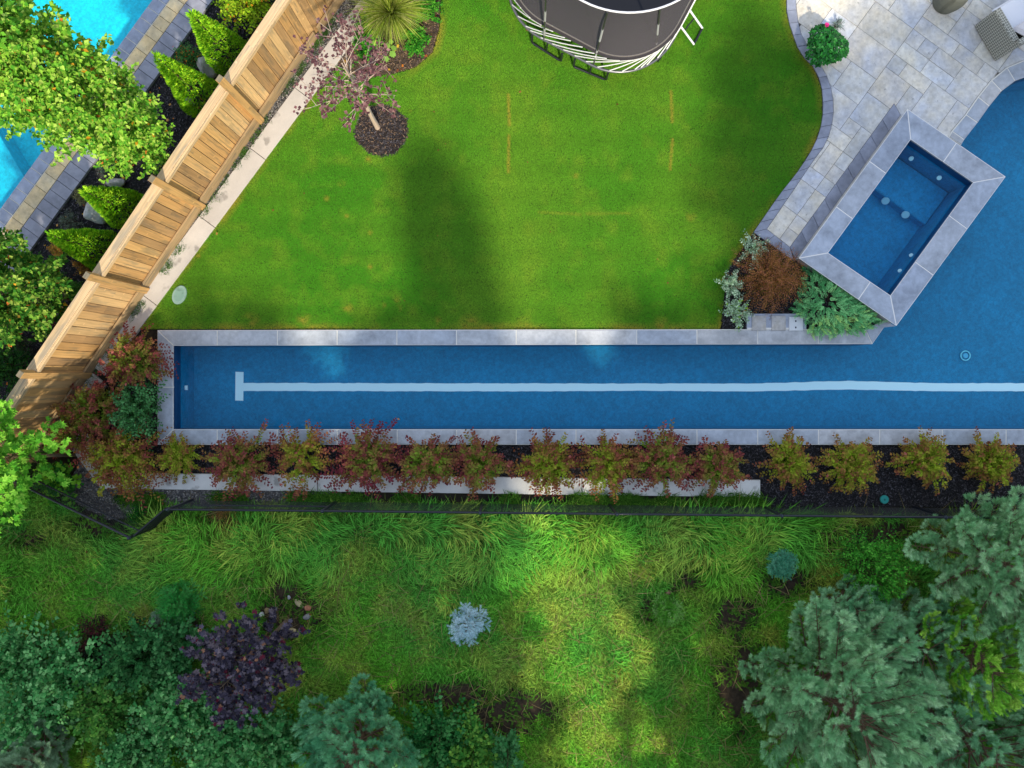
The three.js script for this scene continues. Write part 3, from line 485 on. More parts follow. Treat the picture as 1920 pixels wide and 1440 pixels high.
// ---------------------------------------------------------------- wooden fence
{
  const o = thing('wooden_fence', 'tall weathered timber board fence with posts and flat top rail', 'fence', FA.clone());
  const d = FB.clone().sub(FA), len = d.length(); d.divideScalar(len); const up = R3(0, 1, 0), r = rng(61);
  const postT = [[410, 147], [285, 335], [163, 516], [44, 704]].map(([X, Y]) => G(X, Y, 1.94).sub(FA).dot(d)), stepT = (postT[3] - postT[0]) / 3, posts = [postT[0] - 3 * stepT, postT[0] - 2 * stepT, postT[0] - stepT, ...postT, postT[3] + stepT, postT[3] + 2 * stepT];
  const at = (s, off, y) => FA.clone().addScaledVector(d, s).addScaledVector(FN, off).setY(y);
  const tone = () => cmul([C(220, 172, 108), C(206, 158, 98), C(230, 188, 130), C(190, 148, 98), C(224, 178, 118)][Math.floor(r() * 5)], 0.86 + r() * 0.24);
  posts.forEach((s, i) => {
    if (i !== 2) { const mb = new MB(); mb.box(at(s, 0.035, 0.96), up.clone().multiplyScalar(1.02), FN.clone().multiplyScalar(0.048), d.clone().multiplyScalar(-0.06), cmul(C(210, 164, 102), 0.95 + r() * 0.1), [r() * 3, r()]); const c = at(s, 0.035, 1.986); mb.box(c, d.clone().multiplyScalar(0.056), up.clone().multiplyScalar(0.006), FN.clone().multiplyScalar(-0.044), C(140, 128, 104), [r(), r()], 0.004); mb.build('post', M.wood, o); }
    if (i === posts.length - 1) return;
    const s0 = s, s1 = posts[i + 1], nB = 12, bw = (s1 - s0) / nB, bend = () => (r() - 0.5) * 0.014;
    for (let k = 0; k < nB; k++) { const mb = new MB(), c = s0 + (k + 0.5) * bw; mb.box(at(c, (r() - 0.5) * 0.008 - 0.01, 0.83), R3(0, 0.77, 0), FN.clone().multiplyScalar(0.009), d.clone().multiplyScalar(-(bw / 2 - 0.0035 - r() * 0.002)), tone(), [r() * 5, r() * 3], 0.002); mb.build('board', M.wood, o); }
    const m = (s0 + s1) / 2, hl = (s1 - s0) / 2, e = i === 1 || i === 2 ? 0.0 : 0.012;
    const A = new MB(); A.box(at(m, -0.045, 1.62 + bend()), d.clone().multiplyScalar(hl - 0.002), R3(0, 0.018, 0), FN.clone().multiplyScalar(-0.075), cmul(C(230, 196, 150), 0.92 + r() * 0.12), [r() * 5, r()], 0.006); A.build('cap_rail', M.wood, o);
    const Bm = new MB(); Bm.box(at(m, 0.052, 1.595 + bend()), d.clone().multiplyScalar(hl - e - 0.05), R3(0, 0.044, 0), FN.clone().multiplyScalar(-0.018), cmul(C(228, 192, 144), 0.92 + r() * 0.12), [r() * 5, r()], 0.005); Bm.build('inner_rail', M.wood, o);
    const L = new MB(); L.box(at(m, -0.055, 0.5), d.clone().multiplyScalar(hl - 0.03), R3(0, 0.044, 0), FN.clone().multiplyScalar(-0.018), cmul(C(160, 122, 80), 0.9), [r() * 5, r()], 0.005); L.build('back_rail', M.wood, o);
    const K = new MB(), tilt = (r() - 0.5) * 0.01; K.box(at(m, 0.035 + tilt, 0.12), d.clone().multiplyScalar(hl - 0.055), R3(0, 0.15, 0), FN.clone().multiplyScalar(-0.019), cmul(C(180, 150, 108), 0.92 + r() * 0.16), [r() * 5, r()], 0.005); K.build('kick_board', M.wood, o);
  });
}

// ---------------------------------------------------------------- black chain link fence and gate
{
  const H = 1.0, blk = C(26, 30, 38), up = R3(0, 1, 0);
  const g0 = G(20, 899, H).setY(0), g1 = G(245, 1009, H).setY(0), g2 = G(308, 955, H).setY(0), g3p = G(1775, 968, H).setY(0), g4 = G(2150, 974, H).setY(0);
  const mesh = (mb, a, b, y0, y1, pitch = 0.062, w = 0.0016) => {
    const l = a.distanceTo(b), d = b.clone().sub(a).divideScalar(l), h = y1 - y0, n = R3(-d.z, 0, d.x);
    for (let s = -h; s < l; s += pitch) for (const k of [1, -1]) {
      let s0 = s, s1 = s + h, y = [0, h]; if (k < 0) y = [h, 0];
      let t0 = Math.max(0, -s0 / h), t1 = Math.min(1, (l - s0) / h); if (t1 <= t0) continue;
      const p = a.clone().addScaledVector(d, s0 + t0 * h).setY(y0 + mix(y[0], y[1], t0)), q = a.clone().addScaledVector(d, s0 + t1 * h).setY(y0 + mix(y[0], y[1], t1)), dir = q.clone().sub(p), L = dir.length(); dir.normalize();
      mb.box(p.add(q).multiplyScalar(0.5).addScaledVector(n, k * w), dir.clone().multiplyScalar(L / 2), n.clone().multiplyScalar(w), dir.clone().cross(n).multiplyScalar(w), blk);
    }
  };
  const rail = (mb, a, b, y, r = 0.02) => mb.tube([a.clone().setY(y), b.clone().setY(y)], r, 8, blk);
  const post = (o, p, h, r = 0.03) => { const mb = new MB(); mb.tube([p.clone().setY(-0.05), p.clone().setY(h)], r, 10, blk); mb.tube([p.clone().setY(h), p.clone().setY(h + 0.02), p.clone().setY(h + 0.035)], [r * 1.25, r * 1.15, r * 0.4], 10, C(64, 72, 84)); mb.build('post', M.paint, o); };
  const run = (label, a, b, posts, midTo) => {
    const o = thing('chain_link_fence', label, 'fence', a.clone()), m = new MB(), t = new MB(), q = new MB();
    mesh(m, a, b, 0.04, H - 0.02); m.build('wire_mesh', M.paint, o); rail(t, a, b, H, 0.022); t.build('top_rail', M.paint, o);
    if (midTo) { rail(q, a.clone().lerp(b, 0.02), a.clone().lerp(b, midTo), 0.55, 0.015); q.build('middle_rail', M.paint, o); }
    for (const s of posts) post(o, a.clone().lerp(b, s), H + 0.02); return o;
  };
  run('short slanting length of black chain link fence left of the gate', g0, g1, [0.02, 0.99], 0.97);
  run('long straight black chain link fence along the shrub bed', g2, g4, [0.004, (605 - 308) / 1842, (900 - 308) / 1842, (1156 - 308) / 1842, (1465 - 308) / 1842, (1772 - 308) / 1842], 0.163);
  const o = thing('chain_link_gate', 'narrow black chain link gate joining the two fence lengths', 'gate', g1.clone());
  const a = g1.clone().lerp(g2, 0.06), b = g1.clone().lerp(g2, 0.92), m = new MB(), f = new MB(); mesh(m, a, b, 0.06, H - 0.03, 0.03, 0.0028); m.build('wire_mesh', M.paint, o);
  for (const y of [0.06, 0.97]) rail(f, a, b, y, 0.018); for (const p of [a, b]) f.tube([p.clone().setY(0.06), p.clone().setY(0.97)], 0.018, 8, blk); f.build('gate_frame', M.paint, o);
  const l = new MB(); l.box(b.clone().setY(0.75), R3(0.04, 0, 0), R3(0, 0.05, 0), R3(0, 0, 0.03), C(20, 22, 28), [0, 0], 0.006); l.build('latch', M.paint, o);
}

// ---------------------------------------------------------------- plants
const unit = (v) => v.normalize(), UP = R3(0, 1, 0);
const rndDir = (r, tilt = 1) => { const a = r() * 6.283, e = r() * tilt; return R3(Math.cos(a) * e, Math.sqrt(Math.max(0, 1 - e * e)), Math.sin(a) * e); };
const pick = (r, l) => l[Math.floor(r() * l.length)];
const grad = (stops, t) => { const k = clamp(t) * (stops.length - 1), i = Math.min(stops.length - 2, Math.floor(k)); return cmix(stops[i], stops[i + 1], k - i); };
/** shoots that arch out of one base, with leaves in pairs along them; o.pal runs from the inside of the plant to the tips */
function bush(name, label, category, X, Y, o) {
  const r = rng(o.seed ?? Math.round(X * 7 + Y)), c = G(X, Y, o.h * 0.5).setY(0), base = c.clone(), t = thing(name, label, category, base, o.group), f = new MB(), s = new MB();
  const n = o.shoots ?? 90, ph = r() * 6.28, lob = o.lob ?? 0.22;
  for (let k = 0; k < n; k++) {
    const az = r() * 6.283, q = Math.sqrt((k + 0.5) / n), rad = o.r * 1.08 * (1 + lob * Math.sin(az * 3 + ph) * 0.6 + (r() - 0.5) * 2 * lob) * (o.sx ? Math.hypot(Math.cos(az) * o.sx, Math.sin(az) * (o.sz ?? 1)) : 1);
    const hx = Math.cos(az) * rad * q, hz = Math.sin(az) * rad * q, top = o.h * Math.sqrt(Math.max(0.06, 1 - (q * 0.93) ** 2)) * (0.7 + r() * 0.45), dr = (o.droop ?? 0.12) * o.h * q;
    const bx = (r() - 0.5) * 0.35 * o.r, bz = (r() - 0.5) * 0.35 * o.r, wx = (r() - 0.5) * 0.3 * o.r, wz = (r() - 0.5) * 0.3 * o.r, P = (u) => { const v = (0.12 + 0.88 * u) * (0.4 + 0.6 * u), s = Math.sin(u * 3.1); return R3(base.x + bx + hx * v + wx * s, 0.02 + top * (1 - (1 - u) ** 1.7) - dr * u * u, base.z + bz + hz * v + wz * s); };
    if (k % 2 === 0) s.tube([P(0), P(0.35), P(0.7), P(1)], [0.008, 0.006, 0.004, 0.002].map((v) => v * (o.stemW ?? 1)), 3, o.stem ?? C(92, 66, 52), false);
    const m = o.leaves ?? 16, t0 = o.from ?? 0.35, red = (r() - 0.5) * (o.vary ?? 0.4);
    for (let i = 0; i < m; i++) {
      const u = t0 + (1 - t0) * ((i + r() * 0.8) / m), b = P(u), d = P(Math.min(1, u + 0.04)).sub(P(u - 0.04)).normalize(), side = R3(-d.z, 0, d.x).multiplyScalar(i % 2 ? 1 : -1);
      const dir = unit(d.multiplyScalar(0.7).addScaledVector(side, 0.9 + r() * 0.5).add(R3((r() - 0.5) * 0.7, (r() - 0.4) * 0.6, (r() - 0.5) * 0.7))), nrm = unit(rndDir(r, 0.75));
      const sz = o.leaf * (0.65 + r() * 0.6) * (i > m - 3 ? 0.8 : 1), bright = 0.75 + r() * 0.55;
      let col = cmul(grad(o.pal, !o.tips ? r() : clamp((u - t0) / (1 - t0) * 0.75 + q * (o.edge ?? 0.35) - 0.06 + red + (r() - 0.5) * 0.22)), bright);
      if (o.accent && r() < o.accentP) col = pick(r, o.accent);
      f.leaf(b, dir, nrm, sz, sz * (o.ratio ?? 0.55), col, 0.12, o.curl ?? 0.15);
    }
  }
  s.build('stems', M.bark, t); f.build('foliage', o.mat ?? M.leaf, t); return t;
}
const RED = { tips: true, pal: [C(126, 166, 48), C(130, 158, 52), C(138, 122, 58), C(144, 78, 66), C(122, 52, 62)], leaf: 0.068, edge: 0.2, ratio: 0.62, h: 0.95, shoots: 120, leaves: 24, droop: 0.25, from: 0.3, accent: [C(190, 110, 96), C(178, 128, 66)], accentP: 0.03 };
const OLIVE = { ...RED, pal: [C(158, 188, 44), C(156, 180, 48), C(150, 156, 50), C(148, 106, 58), C(132, 68, 60)], vary: 0.25, edge: 0.16 };
const G1 = 'red and olive leaved shrubs in the row below the lap pool';
// the row below the lap pool, from the corner by the gate to the far end
bush('ninebark_shrub', 'small olive shrub tucked against the lower left coping corner of the lap pool', 'shrub', 335, 858, { ...OLIVE, r: 0.44, h: 0.6, shoots: 90, leaf: 0.055, seed: 101, group: G1 });
bush('ninebark_shrub', 'wide dark red shrub right of the small olive corner shrub, hanging over the concrete strip', 'shrub', 450, 866, { ...RED, r: 0.66, shoots: 125, seed: 102, group: G1 });
bush('ninebark_shrub', 'shrub with yellow heart and thin red shoots, third in the row counted from the corner', 'shrub', 562, 858, { ...OLIVE, r: 0.6, shoots: 70, lob: 0.35, seed: 103, edge: 0.4, group: G1 });
bush('ninebark_shrub', 'largest deep maroon shrub of the row with shoots reaching over coping and strip', 'shrub', 686, 862, { ...RED, r: 0.72, h: 0.95, shoots: 135, vary: 0.5, seed: 104, edge: 0.4, group: G1 });
bush('ninebark_shrub', 'loose purple and yellow shrub between the largest maroon shrub and the dappled coping', 'shrub', 800, 868, { ...RED, r: 0.6, shoots: 90, seed: 105, lob: 0.3, group: G1 });
bush('ninebark_shrub', 'compact olive and red shrub just left of the sunlit mulch gap', 'shrub', 903, 868, { ...RED, r: 0.56, shoots: 95, seed: 106, group: G1 });
bush('ninebark_shrub', 'sunlit yellow and pink shrub standing at the left side of the sunlit mulch gap', 'shrub', 1026, 872, { ...OLIVE, r: 0.62, shoots: 105, edge: 0.35, seed: 107, vary: 0.5, group: G1 });
bush('ninebark_shrub', 'sunlit golden shrub with coral shoot tips in the middle of the bright patch', 'shrub', 1140, 872, { ...OLIVE, r: 0.62, shoots: 115, edge: 0.3, seed: 108, vary: 0.5, group: G1 });
bush('ninebark_shrub', 'tall red topped shrub at the right side of the bright patch, shoot over the water', 'shrub', 1238, 868, { ...RED, r: 0.68, h: 0.95, shoots: 125, seed: 109, group: G1 });
bush('ninebark_shrub', 'dark shaded red shrub covering the right end of the concrete strip', 'shrub', 1350, 880, { ...RED, r: 0.52, shoots: 100, seed: 110, group: G1 });
bush('ninebark_shrub', 'yellow green shrub in open mulch, first one beyond the end of the concrete strip', 'shrub', 1480, 866, { ...OLIVE, r: 0.52, h: 0.75, shoots: 95, vary: 0.3, seed: 111, group: G1 });
bush('ninebark_shrub', 'yellow green shrub in open mulch nearest above the round teal lid', 'shrub', 1597, 872, { ...OLIVE, r: 0.54, h: 0.8, shoots: 105, seed: 112, group: G1 });
bush('ninebark_shrub', 'dull olive shrub in open mulch, second from the right edge', 'shrub', 1733, 864, { ...OLIVE, r: 0.52, h: 0.75, shoots: 95, seed: 113, group: G1 });
bush('ninebark_shrub', 'dark olive shrub beside the big pine, last in the row at the right edge', 'shrub', 1862, 868, { ...OLIVE, r: 0.5, h: 0.75, shoots: 95, seed: 114, group: G1 });
// round the head of the lap pool
bush('ninebark_shrub', 'red and yellow shrub beside the top left coping corner at the end of the path', 'shrub', 248, 676, { ...RED, r: 0.6, h: 0.95, shoots: 130, seed: 121 });
bush('laurel_shrub', 'glossy dark green leafy shrub along the short end of the lap pool', 'shrub', 254, 770, { seed: 122, r: 0.5, h: 0.8, sx: 0.85, sz: 1.35, shoots: 120, leaves: 16, leaf: 0.075, ratio: 0.55, pal: [C(44, 100, 48), C(56, 118, 56), C(76, 142, 74), C(96, 158, 92)], mat: M.gloss, from: 0.3 });
bush('ninebark_shrub', 'dark red shrub below the fence between the path and the laurel', 'shrub', 172, 772, { ...RED, r: 0.64, h: 0.9, shoots: 115, seed: 123 });
bush('ninebark_shrub', 'large spreading red and olive shrub over the rounded end of the concrete strip', 'shrub', 224, 862, { ...OLIVE, r: 0.78, h: 0.95, shoots: 160, vary: 0.5, edge: 0.3, seed: 124 });
bush('ninebark_shrub', 'sparse reddish shrub with bare stems nearest the black slanting fence', 'shrub', 128, 815, { ...RED, r: 0.5, h: 0.7, shoots: 60, seed: 125 });
// spa bed
bush('japanese_maple', 'low brown red weeping maple dome beside the raised spa', 'shrub', 1447, 520, { seed: 131, r: 0.76, h: 0.85, shoots: 260, leaves: 26, leaf: 0.05, ratio: 0.2, pal: [C(156, 126, 54), C(172, 122, 66), C(192, 132, 88), C(202, 144, 110)], droop: 0.4, from: 0.4, vary: 0.5, curl: 0.3, accent: [C(120, 108, 40)], accentP: 0.08, lob: 0.13 });
const EU = { leaf: 0.05, ratio: 0.6, pal: [C(130, 164, 120), C(156, 186, 146), C(186, 212, 176), C(216, 230, 196)], h: 0.35, shoots: 34, leaves: 16, lob: 0.4, from: 0.25 };
bush('euonymus_shrub', 'silver green shrub at the foot of the dark paver border', 'shrub', 1413, 468, { ...EU, r: 0.3, seed: 132 });
bush('euonymus_shrub', 'pale cream edged small shrub on the lawn side of the brown maple', 'shrub', 1369, 535, { ...EU, r: 0.22, sz: 1.4, sx: 0.9, shoots: 40, seed: 133 });
bush('euonymus_shrub', 'silver green shrub with a lime shoot left of the stone step', 'shrub', 1382, 583, { ...EU, r: 0.26, sz: 1.2, sx: 1, shoots: 44, seed: 134, accent: [C(150, 200, 70)], accentP: 0.07 });
{ // spreading juniper filling the wedge between coping and spa
  const poly = P2([[1506, 508], [1524, 514], [1560, 536], [1600, 562], [1640, 598], [1644, 606], [1610, 620], [1560, 622], [1516, 622], [1508, 600], [1486, 588], [1492, 570], [1502, 545]]), c = G(1560, 580), t = thing('juniper', 'bright green feathery juniper filling the wedge between spa wall and coping', 'shrub', c), f = new MB(), s = new MB(), r = rng(141), b = bounds(poly);
  for (let k = 0; k < 950; k++) {
    const x = mix(b[0], b[1], r()), z = mix(b[2], b[3], r()); if (!inside(x, z, poly)) continue;
    const e = Math.min(0.3, edgeDist(x, z, poly)), y = 0.05 + e * 0.8 + r() * 0.08, a = Math.atan2(z - c.z + 0.12, x - c.x + 0.25) + (r() - 0.5) * 2.0, L = 0.1 + r() * 0.12, d = unit(R3(Math.cos(a), 0.25 + r() * 0.3, Math.sin(a))), col0 = grad([C(60, 126, 70), C(92, 162, 98), C(130, 194, 122), C(168, 210, 110)], clamp(r() * 0.75 + (z > c.z + 0.1 ? 0.22 : 0)));
    for (let i = 0; i < 15; i++) { const u = (i + 0.5) / 15, p = R3(x + d.x * L * u, y + d.y * L * u - 0.1 * L * u * u, z + d.z * L * u), sd = R3(-d.z, 0, d.x).multiplyScalar(i % 2 ? 1 : -1), dir = unit(d.clone().multiplyScalar(0.8).addScaledVector(sd, 1 - u * 0.6).add(R3(0, (r() - 0.3) * 0.5, 0))); f.leaf(p, dir, unit(rndDir(r, 0.5)), 0.05 * (1.15 - u * 0.6), 0.013, cmul(col0, 0.7 + r() * 0.6 + u * 0.25), 0.1, 0); }
    if (k % 5 === 0) s.tube([R3(mix(c.x, x, 0.5), 0.03, mix(c.z, z, 0.5)), R3(x, y, z)], [0.007, 0.003], 3, C(96, 72, 50), false);
  }
  s.build('stems', M.bark, t); f.build('foliage', M.needle, t);
}
// potted plant on the patio edge
{
  const c = G(1543, 92, 0.25).setY(0.03), t = thing('potted_plant', 'round leafy green potted plant with one pink bloom at the patio edge', 'potted plant', c), pot = new MB(), f = new MB(), r = rng(151), s = new MB(), fl = new MB();
  const pr = [[0.13, 0], [0.17, 0.24], [0.185, 0.25], [0.185, 0.28], [0.16, 0.28], [0.155, 0.22]]; for (let i = 0; i + 1 < pr.length; i++) for (let k = 0; k < 20; k++) { const P = (q, m) => { const a = (m / 20) * 6.2832; return R3(c.x + q[0] * Math.cos(a), c.y + q[1], c.z + q[0] * Math.sin(a)); }; pot.quad(P(pr[i], k + 1), P(pr[i], k), P(pr[i + 1], k), P(pr[i + 1], k + 1), C(70, 62, 58)); } pot.build('pot', M.plain, t);
  for (let k = 0; k < 1250; k++) { const a = r() * 6.283, q = Math.sqrt(r()), R = 0.36 * (1 + 0.14 * Math.sin(a * 3 + 1)), x = c.x + Math.cos(a) * R * q, z = c.z + Math.sin(a) * R * q * 0.95, y = c.y + 0.24 + 0.28 * Math.sqrt(1 - q * q * 0.9) * (0.75 + r() * 0.3), n = unit(rndDir(r, 0.7)); const d = unit(R3(Math.cos(a + (r() - 0.5) * 3), 0.1, Math.sin(a + (r() - 0.5) * 3))); f.leaf(R3(x, y, z), d, n, 0.055 + r() * 0.03, 0.045 + r() * 0.02, cmul(grad([C(14, 70, 22), C(26, 112, 34), C(56, 150, 54)], r()), 0.8 + r() * 0.4), 0.1, 0.2); }
  f.build('foliage', M.gloss, t);
  for (let k = 0; k < 24; k++) { const a = r() * 6.283; s.tube([c.clone().setY(c.y + 0.2), R3(c.x + Math.cos(a) * 0.2, c.y + 0.4, c.z + Math.sin(a) * 0.2)], [0.006, 0.003], 3, C(60, 90, 40), false); } s.build('stems', M.plain, t);
  const g = G(1549, 48, 0.5); for (let k = 0; k < 12; k++) { const a = k * 0.9, w = 0.6 + (k % 3) * 0.3; fl.leaf(g.clone().add(R3(Math.cos(a) * 0.008, 0.004 * k, Math.sin(a) * 0.008)), unit(R3(Math.cos(a) * w, 0.5, Math.sin(a) * w)), UP, 0.042, 0.04, cmul(C(222, 52, 138), 0.8 + r() * 0.4)); } fl.build('bloom', M.leaf, t);
  bush('lavender', 'faint grey green wispy plant behind the potted plant', 'plant', 1570, 47, { seed: 152, r: 0.16, h: 0.2, shoots: 40, leaves: 10, leaf: 0.03, ratio: 0.3, pal: [C(110, 136, 124), C(138, 160, 150), C(150, 168, 150)] });
}
/** a trunk with limbs; leaves round the ends of the limbs. crown(u) gives the local radius of the crown over its height */
function tree(name, label, category, X, Y, o) {
  const r = rng(o.seed), base = o.at ?? G(X, Y, 0), t = thing(name, label, category, base, o.group), w = new MB(), f = new MB(), lean = o.lean ?? R3(0, 0, 0);
  const axis = (y) => base.clone().addScaledVector(lean, y / o.h).setY(y);
  const tw = o.trunk ?? 0.05; w.tube([0, 0.15, 0.4, 0.7, 1].map((u) => axis(o.h * 0.94 * u).add(R3((hash(u * 10, o.seed) - 0.5) * tw, 0, (hash(u * 10, o.seed + 1) - 0.5) * tw).multiplyScalar(u ? 1 : 0))), [tw * 1.15, tw, tw * 0.8, tw * 0.5, tw * 0.2], 8, o.bark ?? C(120, 104, 88));
  const limbs = o.limbs ?? 40, y0 = o.clear ?? 0.3;
  for (let k = 0; k < limbs; k++) {
    const u = Math.pow((k + r()) / limbs, o.pow ?? 0.9), ys = mix(y0, o.h * 0.9, u), az = k * 2.4 + r() * 0.8, R = o.crown(u) * (0.72 + r() * 0.42), rise = (o.rise ?? 0.7) * R + 0.05;
    const s = axis(ys), e = s.clone().add(R3(Math.cos(az) * R, rise * (0.7 + r() * 0.6), Math.sin(az) * R)), m = s.clone().lerp(e, 0.5).add(R3(0, (o.arch ?? 0.1) * R, 0));
    const curve = new THREE.QuadraticBezierCurve3(s, m, e), lw = tw * 0.35 * (1 - u * 0.6); w.tube([0, 0.4, 0.75, 1].map((q) => curve.getPoint(q)), [lw, lw * 0.7, lw * 0.4, lw * 0.15], 4, o.bark ?? C(120, 104, 88), false);
    const tw2 = o.twigs ?? 6;
    for (let j = 0; j < tw2; j++) {
      const q = mix(o.inner ?? 0.3, 1, (j + r()) / tw2), p = curve.getPoint(Math.min(1, q)), d = unit(curve.getTangent(Math.min(1, q)).multiplyScalar(0.6).add(R3((r() - 0.5) * 1.8, (r() - 0.35) * 1.3, (r() - 0.5) * 1.8))), L = (o.twig ?? 0.25) * (0.6 + r() * 0.7), pe = p.clone().addScaledVector(d, L);
      if (o.showTwigs) w.tube([p, pe], [lw * 0.3 + 0.002, 0.0015], 3, o.bark, false);
      for (let i = 0; i < (o.leaves ?? 10); i++) {
        const v = mix(0.15, 1, r()), b = p.clone().addScaledVector(d, L * v).add(R3((r() - 0.5) * 0.06, (r() - 0.5) * 0.05, (r() - 0.5) * 0.06)), dir = unit(d.clone().multiplyScalar(0.5).add(R3((r() - 0.5) * 2, (r() - 0.65) * 0.9, (r() - 0.5) * 2)));
        let col = cmul(grad(o.pal, !o.tips ? r() : clamp(r() * 0.7 + q * 0.3)), 0.7 + r() * 0.55); if (o.accent && r() < o.accentP) col = cmul(pick(r, o.accent), 0.8 + r() * 0.4);
        const n = unit(rndDir(r, 0.75)), sz = o.leaf * (0.65 + r() * 0.6);
        if (o.lobed) for (const [aa, k2] of [[0, 1], [0.75, 0.85], [-0.75, 0.85], [1.5, 0.6], [-1.5, 0.6]]) { const d2 = dir.clone().applyAxisAngle(n, aa); f.leaf(b, d2, n, sz * k2, sz * 0.42, col, 0.05, 0.12); } else f.leaf(b, dir, n, sz, sz * (o.ratio ?? 0.6), col, 0.12, 0.15);
      }
    }
  }
  w.build('trunk', M.bark, t); f.build('crown', o.mat ?? M.leaf, t); return t;
}
const ORG0 = 0.02, YG = [C(70, 138, 40), C(108, 170, 48), C(150, 196, 64), C(188, 212, 100)], ORG = [C(206, 150, 40), C(200, 112, 50)];
tree('hornbeam_tree', 'tall columnar green and yellow tree leaning out over the turquoise pool', 'tree', 322, 300, { seed: 201, h: 5.6, trunk: 0.07, clear: 0.35, limbs: 150, twigs: 12, leaves: 17, leaf: 0.075, ratio: 0.7, twig: 0.34, crown: (u) => 0.72 * Math.sin(Math.PI * (0.2 + 0.74 * u)) ** 0.6, rise: 1.7, pal: YG, accent: ORG, accentP: 0.022, inner: 0.45 });
tree('hornbeam_tree', 'smaller rounded green tree in the dark bed at the left edge below the deck', 'tree', 128, 560, { seed: 202, h: 3.0, trunk: 0.045, clear: 0.4, limbs: 90, twigs: 10, leaves: 16, leaf: 0.078, ratio: 0.7, crown: (u) => 0.85 * Math.sin(Math.PI * (0.2 + 0.75 * u)) ** 0.7, rise: 0.7, pal: [C(36, 92, 30), C(66, 122, 38), C(112, 158, 52), C(160, 182, 80)], accent: ORG, accentP: 0.022, inner: 0.4 });
tree('purple_tree', 'sparse purple leaved young tree with pale trunk in the round mulch circle', 'tree', 708, 239, { seed: 203, h: 3.3, trunk: 0.048, clear: 1.75, limbs: 24, twigs: 6, leaves: 7, leaf: 0.062, ratio: 0.85, crown: (u) => 0.78 * (1 - 0.35 * u), rise: 0.6, pow: 1.1, bark: C(212, 188, 166), pal: [C(96, 64, 68), C(122, 84, 86), C(156, 120, 116)], showTwigs: true, twig: 0.3, inner: 0.35, lean: R3(0.05, 0, 0.12) });
tree('norway_maple', 'light green maple sapling with lobed leaves at the left edge by the gate', 'tree', 140, 853, { seed: 204, h: 3.5, trunk: 0.035, clear: 1.1, limbs: 66, twigs: 8, leaves: 8, leaf: 0.095, lobed: true, crown: (u) => 1.12 * (1 - 0.35 * u), rise: 0.35, bark: C(120, 104, 74), pal: [C(86, 164, 46), C(124, 196, 58), C(160, 218, 80)], twig: 0.24, lean: R3(-0.55, 0, -0.32), inner: 0.3 });
tree('purple_maple', 'dark purple leaved maple over the ring of stones in the meadow', 'tree', 538, 1163, { seed: 205, h: 1.75, trunk: 0.035, clear: 0.45, limbs: 60, twigs: 8, leaves: 8, leaf: 0.075, lobed: true, crown: (u) => 0.92 * (1 - 0.35 * u * u), rise: 0.3, bark: C(120, 100, 78), pal: [C(50, 46, 58), C(74, 68, 82), C(104, 96, 110), C(134, 120, 122)], accent: [C(170, 124, 96), C(110, 44, 60)], accentP: 0.07, twig: 0.2, lean: R3(-0.68, 0, 0.66), inner: 0.25 });

// cedars, flowers, boulders and small plants behind the fence
function cedar(X, Y, h, rad, seed, label) {
  const c = G(X, Y, 0), t = thing('cedar', label, 'conifer', c), f = new MB(), w = new MB(), r = rng(seed);
  w.tube([c.clone(), c.clone().setY(h * 0.9)], [0.03, 0.008], 5, C(96, 74, 54));
  for (let k = 0; k < 2600; k++) {
    const u = 1 - Math.sqrt(r()), az = r() * 6.283, R = rad * (1 - u) * (0.8 + 0.26 * vn(az * 3, u * 9, seed)) + 0.02, p = R3(c.x + Math.cos(az) * R * 0.9, u * h, c.z + Math.sin(az) * R * 0.9), d = unit(R3(Math.cos(az) * 0.8, 0.75 + r() * 0.4, Math.sin(az) * 0.8));
    const col = cmul(grad([C(84, 150, 30), C(140, 196, 40), C(190, 226, 56)], r()), 0.8 + r() * 0.5);
    for (let i = 0; i < 3; i++) { const d2 = unit(d.clone().add(R3((r() - 0.5) * 0.9, (r() - 0.5) * 0.5, (r() - 0.5) * 0.9))); f.leaf(p, d2, unit(R3(Math.cos(az), 0.4, Math.sin(az)).add(R3(r() - 0.5, 0, r() - 0.5))), 0.085, 0.024, col, 0.05, -0.05); }
  }
  w.build('trunk', M.bark, t); f.build('crown', M.needle, t);
}
cedar(432, 108, 1.75, 0.44, 211, 'cone shaped bright green cedar behind the fence, topmost of the four');
cedar(384, 188, 1.95, 0.42, 212, 'cone shaped cedar below the orange flowers, second of the four from the top');
cedar(244, 396, 1.55, 0.43, 213, 'cone shaped cedar beside the big grey boulder, third of the four from the top');
cedar(196, 472, 1.7, 0.42, 214, 'cone shaped cedar lowest of the four behind the fence');
bush('flower_bush', 'low bush dotted with red and orange daisies beside the dark pavers', 'flowers', 352, 108, { seed: 215, r: 0.3, h: 0.4, shoots: 90, leaves: 14, leaf: 0.045, ratio: 0.35, pal: [C(40, 92, 40), C(66, 122, 54), C(96, 146, 74)], accent: [C(224, 70, 30), C(236, 130, 30), C(206, 44, 30)], accentP: 0.09 });
bush('golden_shrub', 'bright yellow green leafy shrub at the top edge behind the fence', 'shrub', 462, -2, { seed: 216, r: 0.62, h: 0.8, shoots: 150, leaves: 15, leaf: 0.07, ratio: 0.6, pal: [C(96, 140, 24), C(140, 176, 30), C(176, 196, 50)], accent: [C(214, 150, 40)], accentP: 0.05 });
const SMALL = (name, label, X, Y, r0, pal, o = {}) => bush(name, label, 'plant', X, Y, { seed: X * 3 + Y, r: r0, h: 0.28, shoots: 50, leaves: 12, leaf: 0.045, ratio: 0.45, pal, ...o });
SMALL('lavender', 'grey green tuft between the topmost cedar and the fence', 485, 58, 0.22, [C(78, 92, 52), C(104, 118, 76)]);
SMALL('lavender', 'grey green lavender tuft right of the lower deck end above the boulder', 202, 318, 0.24, [C(66, 88, 76), C(104, 124, 108)], { ratio: 0.2 });
